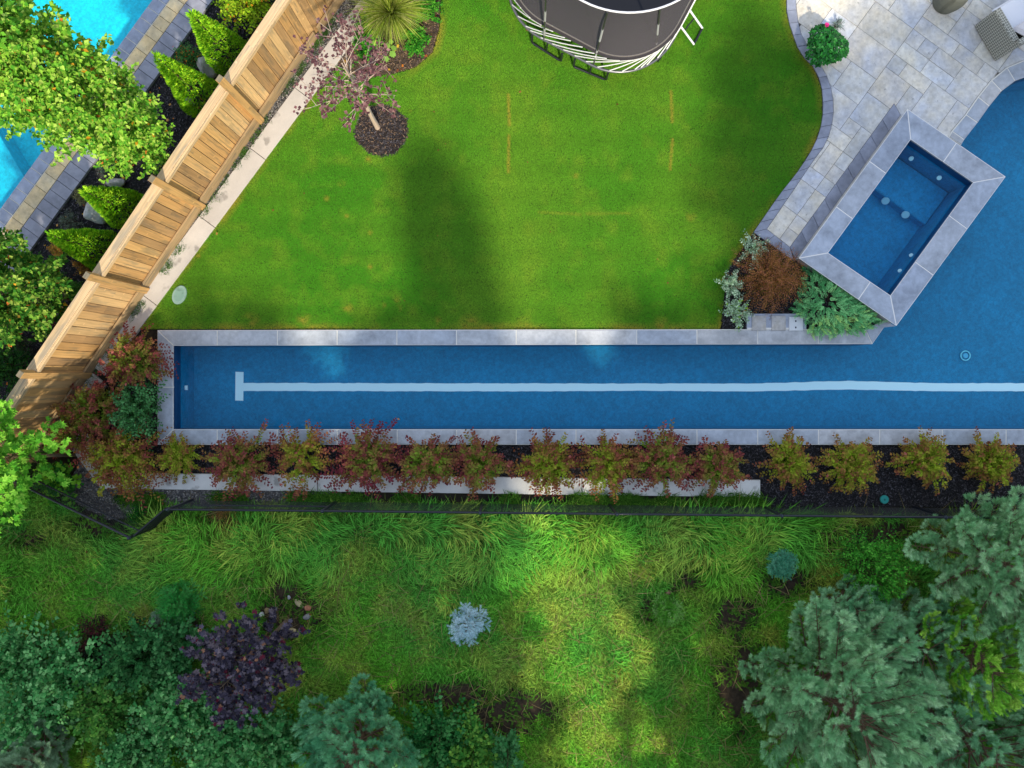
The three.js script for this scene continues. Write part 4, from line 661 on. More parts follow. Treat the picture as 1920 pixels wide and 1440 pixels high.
SMALL('lavender', 'grey green lavender tuft left of the big boulder', 130, 415, 0.22, [C(84, 98, 82), C(120, 130, 112)], { ratio: 0.2 });
SMALL('lavender', 'pale straw tuft touching the third cedar', 155, 367, 0.18, [C(120, 120, 76), C(150, 142, 100)], { ratio: 0.25 });
SMALL('dwarf_barberry', 'small orange and yellow bush beside the lowest cedar tip', 110, 466, 0.21, [C(140, 140, 50), C(176, 140, 60), C(184, 116, 60)]);
SMALL('dwarf_barberry', 'small rusty bush tucked against the fence post below the cedars', 155, 498, 0.2, [C(128, 110, 46), C(160, 100, 56)]);
SMALL('perennial', 'low green plant between the left tree and the fence', 108, 528, 0.22, [C(36, 92, 36), C(70, 128, 48)]);
SMALL('perennial', 'low bright green plant nearest the fence below the rusty bush', 138, 545, 0.2, [C(50, 104, 36), C(92, 142, 54)]);
SMALL('barberry_twigs', 'thin dark red twiggy plant in the bare mulch by the fence', 92, 610, 0.3, [C(92, 40, 56), C(116, 60, 70)], { shoots: 26, leaves: 8, leaf: 0.03 });
bush('green_shrub', 'dense dark green shrub in the bottom corner behind the fence', 'shrub', 12, 690, { seed: 217, r: 0.6, h: 0.7, shoots: 120, leaves: 16, leaf: 0.06, pal: [C(20, 52, 22), C(38, 82, 30), C(60, 108, 40)] });
bush('green_shrub', 'dull mossy shrub above the dense green corner shrub', 'shrub', 18, 635, { seed: 218, r: 0.42, h: 0.5, shoots: 80, leaves: 14, leaf: 0.045, ratio: 0.3, pal: [C(50, 66, 40), C(74, 88, 54)] });
function boulder(X, Y, sx, sy, sz, seed, label, col, name = 'boulder', cat = 'rock') {
  const g = new THREE.IcosahedronGeometry(1, 4), p = g.attributes.position, c = G(X, Y, 0), v = R3(0, 0, 0), q = [];
  for (let i = 0; i < p.count; i++) { v.fromBufferAttribute(p, i); const n = v.clone(); let k = 1; for (let j = 0; j < 15; j++) { const d = unit(R3(hash(j, seed, 1) - 0.5, hash(j, seed, 2) - 0.4, hash(j, seed, 3) - 0.5)), m = 0.6 + hash(j, seed, 4) * 0.3, e = n.dot(d); if (e > m) k = Math.min(k, m / e); } k *= 0.97 + 0.06 * vn(n.x * 7 + 9, n.z * 7 + n.y * 5, seed); p.setXYZ(i, v.x * k * sx, Math.max(-0.03, v.y * k * sy + sy * 0.35), v.z * k * sz); }
  g.computeVertexNormals(); const cc = new Float32Array(p.count * 3), uv = g.attributes.uv; for (let i = 0; i < p.count; i++) { const s = 0.55 + 0.9 * fbm(p.getX(i) * 9 + 5, p.getZ(i) * 9 + p.getY(i) * 6, seed, 3); cc[i * 3] = col[0] * s; cc[i * 3 + 1] = col[1] * s; cc[i * 3 + 2] = col[2] * s; uv.setXY(i, p.getX(i) * 2 + p.getY(i), p.getZ(i) * 2); }
  g.setAttribute('color', new THREE.BufferAttribute(cc, 3)); const m = new THREE.Mesh(g, M.paver); m.name = name; m.position.copy(c); if (name === 'stone') { m.scale.setScalar(1.2); m.position.y = 0.02; } m.rotation.y = hash(seed, 9) * 6; m.castShadow = m.receiveShadow = true; scene.add(m); return tag(m, label, cat);
}
boulder(394, 128, 0.24, 0.26, 0.19, 1, 'grey boulder beside the orange daisies', C(170, 168, 166)); boulder(358, 200, 0.11, 0.14, 0.17, 2, 'small pale boulder under the second cedar', C(184, 182, 182));
boulder(222, 345, 0.2, 0.18, 0.12, 3, 'flat grey boulder below the columnar tree', C(176, 174, 172)); boulder(184, 400, 0.26, 0.28, 0.24, 4, 'big angular light grey boulder left of the third cedar', C(186, 184, 184));
{ const h = new MB(), c = G(86, 620, 0); h.tube([G(68, 583, 0.12), G(80, 605, 0.03), G(88, 632, 0.02), G(90, 660, 0.02)], [0.016, 0.016, 0.016, 0.016], 8, C(168, 168, 150)); const t = thing('garden_hose', 'pale curved hose lying on the dark mulch beside the fence', 'hose', c); h.build('tube', M.plain, t); }

// planting bed at the top
{
  const c = G(735, 30, 0.0), t = thing('ornamental_grass', 'big fountain of yellow green ornamental grass at the top edge', 'grass clump', c), f = new MB(), r = rng(221);
  for (let k = 0; k < 1500; k++) { const a = r() * 6.283, q = Math.sqrt(r()), L = 0.75 + r() * 0.45, w = 0.008 + r() * 0.008, b = R3(c.x + Math.cos(a) * 0.1 * q, 0, c.z + Math.sin(a) * 0.1 * q), d = R3(Math.cos(a), 0, Math.sin(a)), s = R3(-d.z, 0, d.x).multiplyScalar(w / 2), col = cmul(grad([C(96, 130, 30), C(150, 172, 50), C(190, 202, 84), C(206, 196, 130)], r()), 0.75 + r() * 0.45); let pp = [b.clone().sub(s), b.clone().add(s)];
    for (let i = 1; i <= 4; i++) { const u = i / 4, p = b.clone().addScaledVector(d, L * q * 0.75 * u * (0.5 + 0.5 * u)).add(R3(0, L * (0.95 * u - 0.62 * q * u * u), 0)), e = 1 - u * u * 0.98, n = [p.clone().addScaledVector(s, -e), p.clone().addScaledVector(s, e)]; f.quad(pp[0], pp[1], n[1], n[0], col); pp = n; } }
  f.build('blades', M.leaf, t);
  const GC = { h: 0.2, leaves: 12, leaf: 0.055, ratio: 0.75, pal: [C(30, 100, 26), C(58, 136, 34), C(96, 164, 48)] };
  bush('ground_cover', 'low bright green leafy plants left of the ornamental grass', 'plant', 690, 72, { ...GC, seed: 222, r: 0.42, shoots: 80, sx: 0.7, sz: 1.25 }); bush('ground_cover', 'low bright green leafy plants right of the ornamental grass', 'plant', 778, 72, { ...GC, seed: 223, r: 0.3, shoots: 60 }); bush('ground_cover', 'green leafy plants at the top right corner of the planting bed', 'plant', 798, 12, { ...GC, seed: 224, r: 0.34, shoots: 70 });
  const sq = thing('squash_plant', 'pale green broad leaved plant with a yellow bloom in front of the grass clump', 'plant', G(730, 95, 0)), l = new MB(), y = new MB(), st = new MB();
  for (const [X, Y, s, a] of [[738, 90, 0.11, 0.5], [711, 90, 0.1, 2.4], [727, 86, 0.1, 1.1], [702, 80, 0.09, 3.5], [723, 110, 0.13, 2.1], [736, 101, 0.12, 1.2], [733, 78, 0.09, 5], [716, 80, 0.08, 4]]) { const p = G(X, Y, 0.2), n = unit(rndDir(r, 0.35)); for (let i = 0; i < 9; i++) { const d = R3(Math.cos(a + i * 0.698), 0, Math.sin(a + i * 0.698)).projectOnPlane(n).normalize(); l.leaf(p, d, n, s * (i % 2 ? 0.55 : 0.64), s * 0.5, cmul(C(130, 172, 74), 0.85 + r() * 0.3), 0.03, 0.08); } st.tube([sq.position.clone(), p], [0.006, 0.004], 4, C(110, 150, 70), false); }
  for (let i = 0; i < 6; i++) y.leaf(G(719, 94, 0.22), unit(R3(Math.cos(i), 0.6, Math.sin(i))), UP, 0.05, 0.04, C(236, 186, 40)); l.build('leaves', M.leaf, sq); st.build('stems', M.plain, sq); y.build('bloom', M.leaf, sq);
}
// round lids
{ const c = G(337, 553, 0), t = thing('valve_box_lid', 'pale bluish green oval lid in the lawn corner beside the path', 'lid', c), m = new MB(); const e = (k, q) => { const a = k / 28 * 6.2832, x = Math.cos(a) * 0.13 * q, z = Math.sin(a) * 0.19 * q; return [c.x + x * 0.92 - z * 0.4, c.z + x * 0.4 + z * 0.92]; }; m.prism(Array.from({ length: 28 }, (_, k) => e(k, 1)), -0.02, 0.03, C(164, 198, 182), 0.008); m.build('lid', M.concrete, t); const rm = new MB(); rm.prism(Array.from({ length: 28 }, (_, k) => e(k, 0.72)), 0.02, 0.034, C(150, 188, 172), 0.003); rm.build('centre_plate', M.concrete, t); }
{ const c = G(1658, 936.5, 0), t = thing('irrigation_lid', 'small round teal lid in the black mulch by the chain link fence', 'lid', c), m = new MB(), n = new MB(); const e = (q) => Array.from({ length: 24 }, (_, k) => [c.x + Math.cos(k / 24 * 6.2832) * q, c.z + Math.sin(k / 24 * 6.2832) * q]); m.prism(e(0.082), -0.02, 0.02, C(40, 146, 136), 0.006); m.build('lid', M.plain, t); n.prism(e(0.02), 0.01, 0.024, C(26, 104, 100), 0.003); n.build('key_hole', M.plain, t); }

// ---------------------------------------------------------------- meadow beyond the chain link fence
const meadow = P2([[-260, 905], [66, 924], [246, 1000], [310, 953], [640, 945], [1425, 950], [1427, 964], [2300, 976], [2300, 1640], [-260, 1640]]);
const bare = [[420, 975, 46, 28], [200, 980, 70, 34], [1470, 1092, 62, 42], [870, 1085, 26, 20], [840, 1300, 150, 34], [1390, 1290, 60, 120], [548, 1150, 78, 62], [1253, 1108, 14, 14], [1290, 1080, 40, 40], [300, 1190, 90, 40], [1640, 1000, 130, 30], [60, 1010, 40, 24], [1215, 1140, 26, 30], [960, 1330, 120, 60], [1180, 1305, 22, 16], [1370, 1150, 60, 50]].map(([X, Y, a, b]) => { const g = G(X, Y); return [g.x, g.z, a / 96, b / 96]; });
const bareness = (x, z) => { let k = 0; for (const [a, b, c, d] of bare) k = Math.max(k, clamp(1.5 - Math.hypot((x - a) / c, (z - b) / d) * 1.1 + (fbm(x * 3, z * 3, 33, 3) - 0.5) * 0.9)); return k; };
sheet('meadow', 'rough unmown meadow below the chain link fence', meadow, -0.03, C(84, 68, 48));
{
  const r = rng(301), tall = [], low = [], b = bounds(meadow), zT = G(960, 960).z, zM = G(960, 1120).z;
  for (let k = 0; k < 150000; k++) {
    const x = mix(-10.6, 10.6, r()), z = mix(b[2], 8.4, r()); if (!inside(x, z, meadow)) continue;
    const bn = bareness(x, z); if (r() < bn * 1.1) continue;
    const u = clamp((z - zT) / (zM - zT)), pat = fbm(x * 0.8 + 3, z * 0.9, 45, 3), hgt = mix(1.15, 0.62, u) * (0.55 + pat * 0.9) * (1 - bn * 0.5), flow = (fbm(x * 0.9, z * 0.9, 49, 2) - 0.5) * 9 + (r() - 0.5) * 3.4;
    const cool = fbm(x * 0.7 + 20, z * 0.7, 55, 3), c = cmul(cmix(cmix(C(100, 172, 48), C(88, 162, 58), clamp((cool - 0.34) * 3)), C(176, 178, 76), clamp(fbm(x * 2.4, z * 2.4, 59, 3) * 2 - 0.85)), (0.62 + r() * 0.62) * (1.02 - bn * 0.3));
    if (z > zT + 0.22 && (pat > 0.4 && u < 0.9 || r() < 0.3)) { if (r() < 0.17) tall.push([x, -0.02, z, flow, hgt, c]); } else if (r() < 0.62) low.push([x, -0.025, z, r() * 6.28, 0.7 + r() * 0.7, c]);
  }
  scatter('meadow_grass', 'long lush meadow grass combed over in swathes', 'grass', tuftGeometry(8, 10, 0.34, 0.021, 1.0, 2.6, 4, 0.72), M.leaf, tall);
  scatter('short_meadow_grass', 'shorter patchy grass lower in the meadow', 'grass', tuftGeometry(9, 9, 0.14, 0.013, 0.95, 6.28, 3, 0.68), M.leaf, low);
  const weed = [], strip = P2([[200, 922], [1425, 934], [1425, 958], [640, 955], [420, 953], [330, 958], [220, 935]]), sb = bounds(strip), fgap = [];
  for (let k = 0; k < 5200; k++) { const x = mix(sb[0], sb[1], r()), z = mix(sb[2], sb[3], r()); if (!inside(x, z, strip) || fbm(x * 2, z * 2, 65, 2) < 0.5 || z < sb[2] + 0.1) continue; weed.push([x, 0, z, r() * 6.28, 0.7 + r() * 0.9, cmul(cmix(C(48, 104, 28), C(96, 140, 44), r()), 0.6 + r() * 0.7)]); }
  for (let k = 0; k < 300; k++) { const t = r() * 1.5 - 0.3, f = fenceLine(t, 0, 0.08 + r() * 0.07); if (vn(t * 14, 3, 67) > 0.45) fgap.push([f.x, 0, f.z, r() * 6.28, 0.5 + r() * 0.5, cmul(cmix(C(48, 92, 34), C(90, 128, 50), r()), 0.6 + r() * 0.6)]); }
  scatter('weeds', 'green weeds and grass along the fence lines', 'weeds', tuftGeometry(12, 9, 0.13, 0.014, 0.9, 6.28, 2), M.leaf, [...weed, ...fgap]);
  const stk = []; for (let k = 0; k < 900; k++) { const x = mix(-10.4, 10.4, r()), z = mix(2.7, 8.2, r()); if (inside(x, z, meadow)) stk.push([x, -0.02, z, r() * 6.28, 0.6 + r() * 0.6, cmul(C(178, 156, 104), 0.6 + r() * 0.6)]); }
  scatter('dead_stalks', 'thin dry straw coloured stalks lying in the meadow grass', 'dry grass', tuftGeometry(14, 4, 0.36, 0.009, 1.1, 4, 3, 0.4), M.leaf, stk);
  const cl = [], clG = (() => { const mb = new MB(), q = rng(5); for (let k = 0; k < 14; k++) { const a = q() * 6.28, p = R3((q() - 0.5) * 0.2, 0.03 + q() * 0.05, (q() - 0.5) * 0.2); for (let i = 0; i < 3; i++) mb.leaf(p, unit(R3(Math.cos(a + i * 2.09), 0.1, Math.sin(a + i * 2.09))), UP, 0.026, 0.024, g3(0.8 + q() * 0.4), 0, 0.1); } const g = new THREE.BufferGeometry(); for (const [k, a] of [['position', mb.p], ['normal', mb.n], ['color', mb.c]]) g.setAttribute(k, new THREE.BufferAttribute(new Float32Array(a), 3)); return g; })();
  for (let k = 0; k < 5200; k++) { const x = mix(-10.4, 10.4, r()), z = mix(2.6, 8.3, r()), bn = bareness(x, z); if (!inside(x, z, meadow) || r() > 0.12 + bn * 0.55 + (fbm(x, z, 71, 2) > 0.6 ? 0.3 : 0)) continue; cl.push([x, -0.02, z, r() * 6.28, 0.7 + r() * 0.7, cmul(cmix(C(52, 104, 32), C(96, 138, 44), r()), 0.6 + r() * 0.6)]); }
  scatter('clover', 'low clover and small weeds among the meadow grass', 'weeds', clG, M.leaf, cl);
}
// conifers and shrubs standing in the meadow
function spruce(name, label, X, Y, h, rad, pal, seed, n = 170, need = 0.028, tilt = 0.35) {
  const c = G(X, Y, h * 0.4).setY(0), t = thing(name, label, 'conifer', c), f = new MB(), w = new MB(), r = rng(seed);
  w.tube([c.clone(), c.clone().setY(h * 0.95)], [0.03, 0.008], 5, C(104, 84, 66));
  for (let k = 0; k < n; k++) {
    const u = Math.sqrt((k + 0.5) / n), az = k * 2.39996 + r() * 0.5, R = rad * u * (0.66 + r() * 0.5), y = h * (1 - u) * 0.95 + 0.05, s = R3(c.x, y * 0.9, c.z), d = unit(R3(Math.cos(az) * (0.25 + u), tilt + 0.9 * (1 - u), Math.sin(az) * (0.25 + u))), L = Math.max(0.1, R), p1 = s.clone().addScaledVector(d, L), col0 = grad(pal, r());
    w.tube([s, p1], [0.006, 0.002], 3, C(120, 96, 72), false);
    for (const [q0, q1, dd] of [[0.35, 1, d], ...[0.55, 0.78].flatMap((q) => [1, -1].map((sg) => [q, q + 0.001, unit(d.clone().addScaledVector(R3(-d.z, 0.1, d.x), sg * 0.9))]))]) {
      const a = s.clone().addScaledVector(d, L * q0), len = q1 - q0 > 0.01 ? L * (q1 - q0) : L * 0.32, m = Math.round(len / 0.0042);
      for (let i = 0; i < m; i++) { const v = i / m, p = a.clone().addScaledVector(dd, len * v), ph = i * 2.4, e1 = R3(-dd.z, 0, dd.x).normalize(), e2 = dd.clone().cross(e1); f.leaf(p, unit(dd.clone().multiplyScalar(0.75).addScaledVector(e1, Math.cos(ph)).addScaledVector(e2, Math.sin(ph))), unit(rndDir(r, 0.5)), need * (0.8 + r() * 0.4), 0.0065, cmul(col0, 0.72 + r() * 0.5 + v * 0.15), 0, 0); }
    }
  }
  w.build('trunk', M.bark, t); f.build('crown', M.needle, t);
}
spruce('blue_spruce', 'small powdery blue spruce alone in the meadow', 876, 1171, 0.75, 0.44, [C(160, 200, 208), C(186, 218, 224), C(208, 230, 234)], 311, 64, 0.034);
spruce('green_spruce', 'round dark green young spruce left of the purple maple', 331, 1132, 0.85, 0.48, [C(40, 124, 50), C(60, 150, 62), C(88, 172, 84)], 312, 120, 0.034);
spruce('white_spruce_seedling', 'tiny pale grey green spruce at the edge of the dark green one', 294, 1160, 0.3, 0.17, [C(120, 150, 120), C(150, 174, 146)], 313, 40, 0.024);
spruce('small_cedar', 'small bright green conifer with a pink stone at its base', 1252, 1146, 0.75, 0.36, [C(64, 134, 36), C(96, 164, 52), C(146, 190, 104)], 314, 170, 0.022, 0.5);
spruce('mugo_pine', 'round blue green cushion conifer above the bare patch', 1462, 1054, 0.4, 0.35, [C(64, 136, 100), C(84, 158, 120), C(112, 178, 140)], 315, 130, 0.03, 0.8);
boulder(1253, 1110, 0.06, 0.05, 0.05, 11, 'round pink stone beside the small bright green conifer', C(176, 122, 112), 'stone', 'stone');
boulder(490, 1152, 0.06, 0.05, 0.055, 12, 'white stone touching the purple maple leaves', C(196, 200, 196), 'stone', 'stone'); boulder(563, 1130, 0.1, 0.05, 0.055, 13, 'long tan stone in the ring by the purple maple', C(186, 172, 132), 'stone', 'stone'); boulder(578, 1138, 0.065, 0.05, 0.06, 14, 'orange pink stone next to the long tan stone', C(196, 132, 100), 'stone', 'stone');
boulder(577, 1154, 0.055, 0.05, 0.075, 15, 'grey stone at the right side of the stone ring', C(140, 140, 140), 'stone', 'stone'); boulder(547, 1184, 0.07, 0.05, 0.1, 16, 'cream stone at the foot of the purple maple', C(200, 182, 136), 'stone', 'stone'); boulder(502, 1144, 0.05, 0.04, 0.06, 17, 'dull tan stone behind the white stone', C(140, 122, 86), 'stone', 'stone'); boulder(543, 1119, 0.035, 0.03, 0.035, 18, 'tiny white stone topmost of the stone ring', C(200, 204, 214), 'stone', 'stone');

/** pines: whorled limbs that end in bottle brush shoots of long needles */
function pine(name, label, X, Y, h, rad, pal, seed, o = {}) {
  const c = G(X, Y, 0), t = thing(name, label, 'conifer', c), f = new MB(), w = new MB(), r = rng(seed), bk = C(128, 100, 76), nl = o.nl ?? 0.072;
  w.tube([0, 0.3, 0.6, 1].map((u) => R3(c.x + (hash(u * 9, seed) - 0.5) * 0.12 * u, h * 0.95 * u, c.z + (hash(u * 9, seed + 3) - 0.5) * 0.12 * u)), [0.06, 0.05, 0.03, 0.01], 7, bk);
  const shoot = (p, d, L, col) => {
    const e1 = unit(R3(-d.z, 0.01, d.x)), e2 = d.clone().cross(e1), m = Math.round(L * 480 * (o.dens ?? 1));
    for (let i = 0; i < m; i++) { const v = i / m, ph = i * 2.4 + r(), a = 0.75 - v * 0.35; f.leaf(p.clone().addScaledVector(d, L * v), unit(d.clone().multiplyScalar(1 - a * 0.5).addScaledVector(e1, Math.cos(ph) * a).addScaledVector(e2, Math.sin(ph) * a)), unit(rndDir(r, 0.6)), nl * (0.75 + r() * 0.5), o.nw ?? 0.0062, cmul(col, 0.65 + r() * 0.55 + v * 0.2), 0, 0.02); }
  };
  const W = o.whorls ?? 9;
  for (let k = 0; k < W; k++) {
    const u = (k + 0.4) / W, y = h * mix(0.12, 0.93, u), nL = 7 - Math.round(u * 2), R0 = rad * (o.round ? Math.sqrt(1 - u * u * 0.92) : 1.05 - u * 0.9);
    for (let j = 0; j < nL; j++) {
      const az = (j / nL) * 6.283 + k * 1.7 + (r() - 0.5) * 0.9, R = R0 * (0.6 + r() * 0.55), s = R3(c.x, y, c.z), e = s.clone().add(R3(Math.cos(az) * R, R * (0.28 + u * 0.45) * (0.7 + r() * 0.6), Math.sin(az) * R)), cv = new THREE.QuadraticBezierCurve3(s, s.clone().lerp(e, 0.5).add(R3(0, -0.06 * R, 0)), e);
      w.tube([0, 0.35, 0.7, 1].map((q) => cv.getPoint(q)), [0.02, 0.015, 0.009, 0.004].map((v) => v * (1.2 - u * 0.5)), 5, bk, false);
      const nb2 = Math.max(4, Math.round(R / 0.095));
      for (let b = 0; b < nb2; b++) {
        const q = mix(0.3, 1, (b + 0.7) / nb2), p = cv.getPoint(q), sg = b % 2 ? 1 : -1, d0 = cv.getTangent(q).normalize(), sd = R3(-d0.z, 0, d0.x), last = b === nb2 - 1, d = last ? d0 : unit(d0.clone().multiplyScalar(0.75).addScaledVector(sd, sg * (0.7 + r() * 0.4)).add(R3(0, 0.15 + r() * 0.35, 0))), L = last ? 0.05 : (0.16 + 0.36 * (1 - q)) * (0.6 + r() * 0.6) * Math.min(1, R), pe = p.clone().addScaledVector(d, L), col = grad(pal, r());
        w.tube([p, pe], [0.006, 0.004], 3, bk, false);
        shoot(pe.clone().addScaledVector(d, -0.05), unit(d.clone().add(R3(0, 0.35, 0))), 0.13 + r() * 0.05, col);
        for (const sg2 of [1, -1]) if (r() < 0.8) shoot(p.clone().lerp(pe, 0.55 + r() * 0.35), unit(d.clone().addScaledVector(R3(-d.z, 0, d.x), sg2 * 0.9).add(R3(0, 0.4, 0))), 0.1 + r() * 0.05, cmul(col, 0.95));
        if (r() < 0.22) shoot(p.clone().add(R3((r() - 0.5) * 0.1, 0.06 + r() * 0.12, (r() - 0.5) * 0.1)), unit(R3((r() - 0.5) * 1.2, 1, (r() - 0.5) * 1.2)), 0.12, col);
        if (L > 0.18) shoot(p.clone().lerp(pe, 0.4), unit(d.clone().add(R3((r() - 0.5), 0.8, (r() - 0.5)))), 0.1, cmul(col, 0.85));
      }
    }
  }
  for (let k = 0; k < 5; k++) shoot(R3(c.x, h * 0.93, c.z), unit(rndDir(r, 0.8)), 0.15, grad(pal, r()));
  w.build('trunk', M.bark, t); f.build('crown', M.needle, t);
}
const PN = [C(120, 178, 120), C(150, 202, 142), C(182, 220, 166)], PD = [C(112, 176, 122), C(144, 200, 144), C(176, 218, 166)];
pine('scots_pine', 'large grey green pine filling the lower right corner of the meadow', 1506, 1252, 2.7, 1.85, PN, 401, { whorls: 11, round: true });
pine('scots_pine', 'tall grey green pine at the right edge overlapping the shrub row', 1800, 1030, 3.0, 1.65, PN, 402, { whorls: 11, round: true });
pine('scots_pine', 'shaded dark green pine in the bottom right corner behind the large pine', 1740, 1330, 2.3, 1.75, PD, 403, { whorls: 8, round: true });
pine('scots_pine', 'young blue green pine between the large pine and the bright green shrub', 1566, 1118, 1.1, 0.5, PD, 404, { whorls: 5, round: true });
pine('scots_pine', 'dark blue green pine at the bottom edge right of the purple maple', 692, 1352, 2.0, 1.05, [C(84, 158, 108), C(112, 182, 126), C(146, 206, 150)], 405, { whorls: 8, round: true });
pine('scots_pine', 'pale soft pine at the bottom left corner of the thicket', 120, 1372, 2.0, 0.62, [C(130, 166, 124), C(156, 188, 146)], 406, { whorls: 7 });
pine('scots_pine', 'second pale pine just left of the first in the bottom corner', 22, 1405, 1.7, 0.6, [C(122, 160, 122), C(148, 182, 140)], 407, { whorls: 6 });
pine('yellow_cedar', 'yellow green feathery conifer among the pines near the right edge', 1716, 1172, 2.6, 0.9, [C(104, 172, 50), C(140, 200, 66), C(182, 220, 92)], 408, { whorls: 8, round: true, nl: 0.05, nw: 0.011 });
bush('green_shrub', 'bright green leafy shrub beside the young blue pine', 'shrub', 1640, 1066, { seed: 321, r: 0.7, h: 1.5, shoots: 220, leaves: 18, leaf: 0.055, pal: [C(50, 130, 40), C(76, 160, 48), C(110, 186, 66)], lob: 0.3 });
pine('scots_pine', 'middle sized grey green pine filling the gap between the large and the right pine', 1655, 1168, 1.7, 1.0, PD, 409, { whorls: 7, round: true });
bush('green_shrub', 'leafy green shrub in the shade below the yellow green conifer at the right edge', 'shrub', 1872, 1320, { seed: 323, r: 0.9, h: 1.5, shoots: 200, leaves: 18, leaf: 0.06, pal: [C(50, 120, 44), C(76, 150, 62), C(110, 176, 80)], lob: 0.3 });
bush('green_shrub', 'low weedy green plants at the meadow edge above the bright shrub', 'shrub', 1600, 1040, { seed: 322, r: 0.4, h: 0.3, shoots: 60, leaves: 12, leaf: 0.04, pal: [C(40, 92, 38), C(72, 124, 52)], lob: 0.5 });
const TH = { leaf: 0.085, ratio: 0.85, leaves: 18, shoots: 130, h: 1.3, from: 0.3, lob: 0.35, droop: 0.3, stemW: 1.3 };
const DG = [C(52, 122, 60), C(76, 150, 78), C(110, 178, 100), C(146, 202, 126)], YD = [C(56, 116, 44), C(84, 142, 56), C(118, 164, 76)];
const thicket = [[22, 1240, 0.75, DG, 'dark green shrub at the left edge under the meadow grass'], [128, 1268, 0.72, DG, 'dark bushy shrub left of the shaded gap in the thicket'], [252, 1240, 0.7, [C(36, 90, 44), C(58, 120, 60), C(90, 148, 84)], 'round leaved green shrub with shoots reaching up toward the young spruce'], [330, 1216, 0.5, [C(40, 96, 48), C(64, 126, 66), C(96, 152, 90)], 'tall round leaved shoots just left of the purple maple'], [205, 1330, 0.8, YD, 'yellowish green broad leaved shrub in the middle of the thicket'], [60, 1340, 0.8, DG, 'deep green shrub at the left edge above the pale pines'], [330, 1330, 0.85, DG, 'dark green shrub under the lower side of the purple maple'], [250, 1410, 0.75, DG, 'dark shrub at the bottom edge right of the pale pine'], [420, 1390, 0.85, DG, 'very dark green shrub at the bottom edge below the purple maple'], [510, 1400, 0.6, DG, 'dark leafy shrub left of the bottom pine'], [818, 1392, 0.6, [C(30, 96, 44), C(54, 124, 58), C(92, 154, 84)], 'fresh green shrub at the bottom edge right of the dark pine'], [880, 1415, 0.5, [C(50, 116, 42), C(88, 150, 60), C(132, 180, 70)], 'yellow green shrub shoots at the bottom edge beside the meadow'], [945, 1415, 0.36, [C(52, 118, 60), C(92, 150, 88)], 'sparse pale green sprays nearest the sunlit strip at the bottom edge']];
thicket.forEach(([X, Y, r0, pal, label], i) => bush('thicket_shrub', label, 'shrub', X, Y, { ...TH, r: r0 * 1.05, pal, seed: 330 + i, shoots: Math.round(150 * r0 + 20), ...(r0 < 0.4 ? { shoots: 34 } : {}) }));
bush('dark_red_shrub', 'small dark red shrub in the shade above the thicket', 'shrub', 178, 1195, { seed: 350, r: 0.4, h: 0.5, shoots: 60, leaves: 14, leaf: 0.055, pal: [C(40, 44, 32), C(70, 46, 42), C(104, 42, 50)] });
bush('dark_red_shrub', 'dusky brown green shrub in the shaded gap of the thicket', 'shrub', 200, 1240, { seed: 351, r: 0.5, h: 0.5, shoots: 80, leaves: 14, leaf: 0.07, pal: [C(28, 44, 32), C(50, 58, 44)] });
bush('grape_vine', 'yellow green vine with broad leaves beside the slanting fence', 'plant', 108, 903, { seed: 352, r: 0.42, h: 0.5, shoots: 46, leaves: 9, leaf: 0.11, ratio: 0.95, pal: [C(30, 96, 34), C(74, 142, 40), C(136, 190, 50)], lob: 0.4 });
bush('weedy_bush', 'low green bush growing beside the black gate', 'plant', 262, 968, { seed: 353, r: 0.26, h: 0.3, shoots: 60, leaves: 12, leaf: 0.04, pal: [C(26, 88, 28), C(50, 120, 42)] });
bush('dry_weed', 'dry orange brown weed patch just below the black fence', 'plant', 420, 972, { seed: 354, r: 0.42, h: 0.18, shoots: 90, leaves: 12, leaf: 0.04, ratio: 0.3, pal: [C(120, 96, 50), C(168, 126, 66), C(150, 120, 70)], lob: 0.5 });

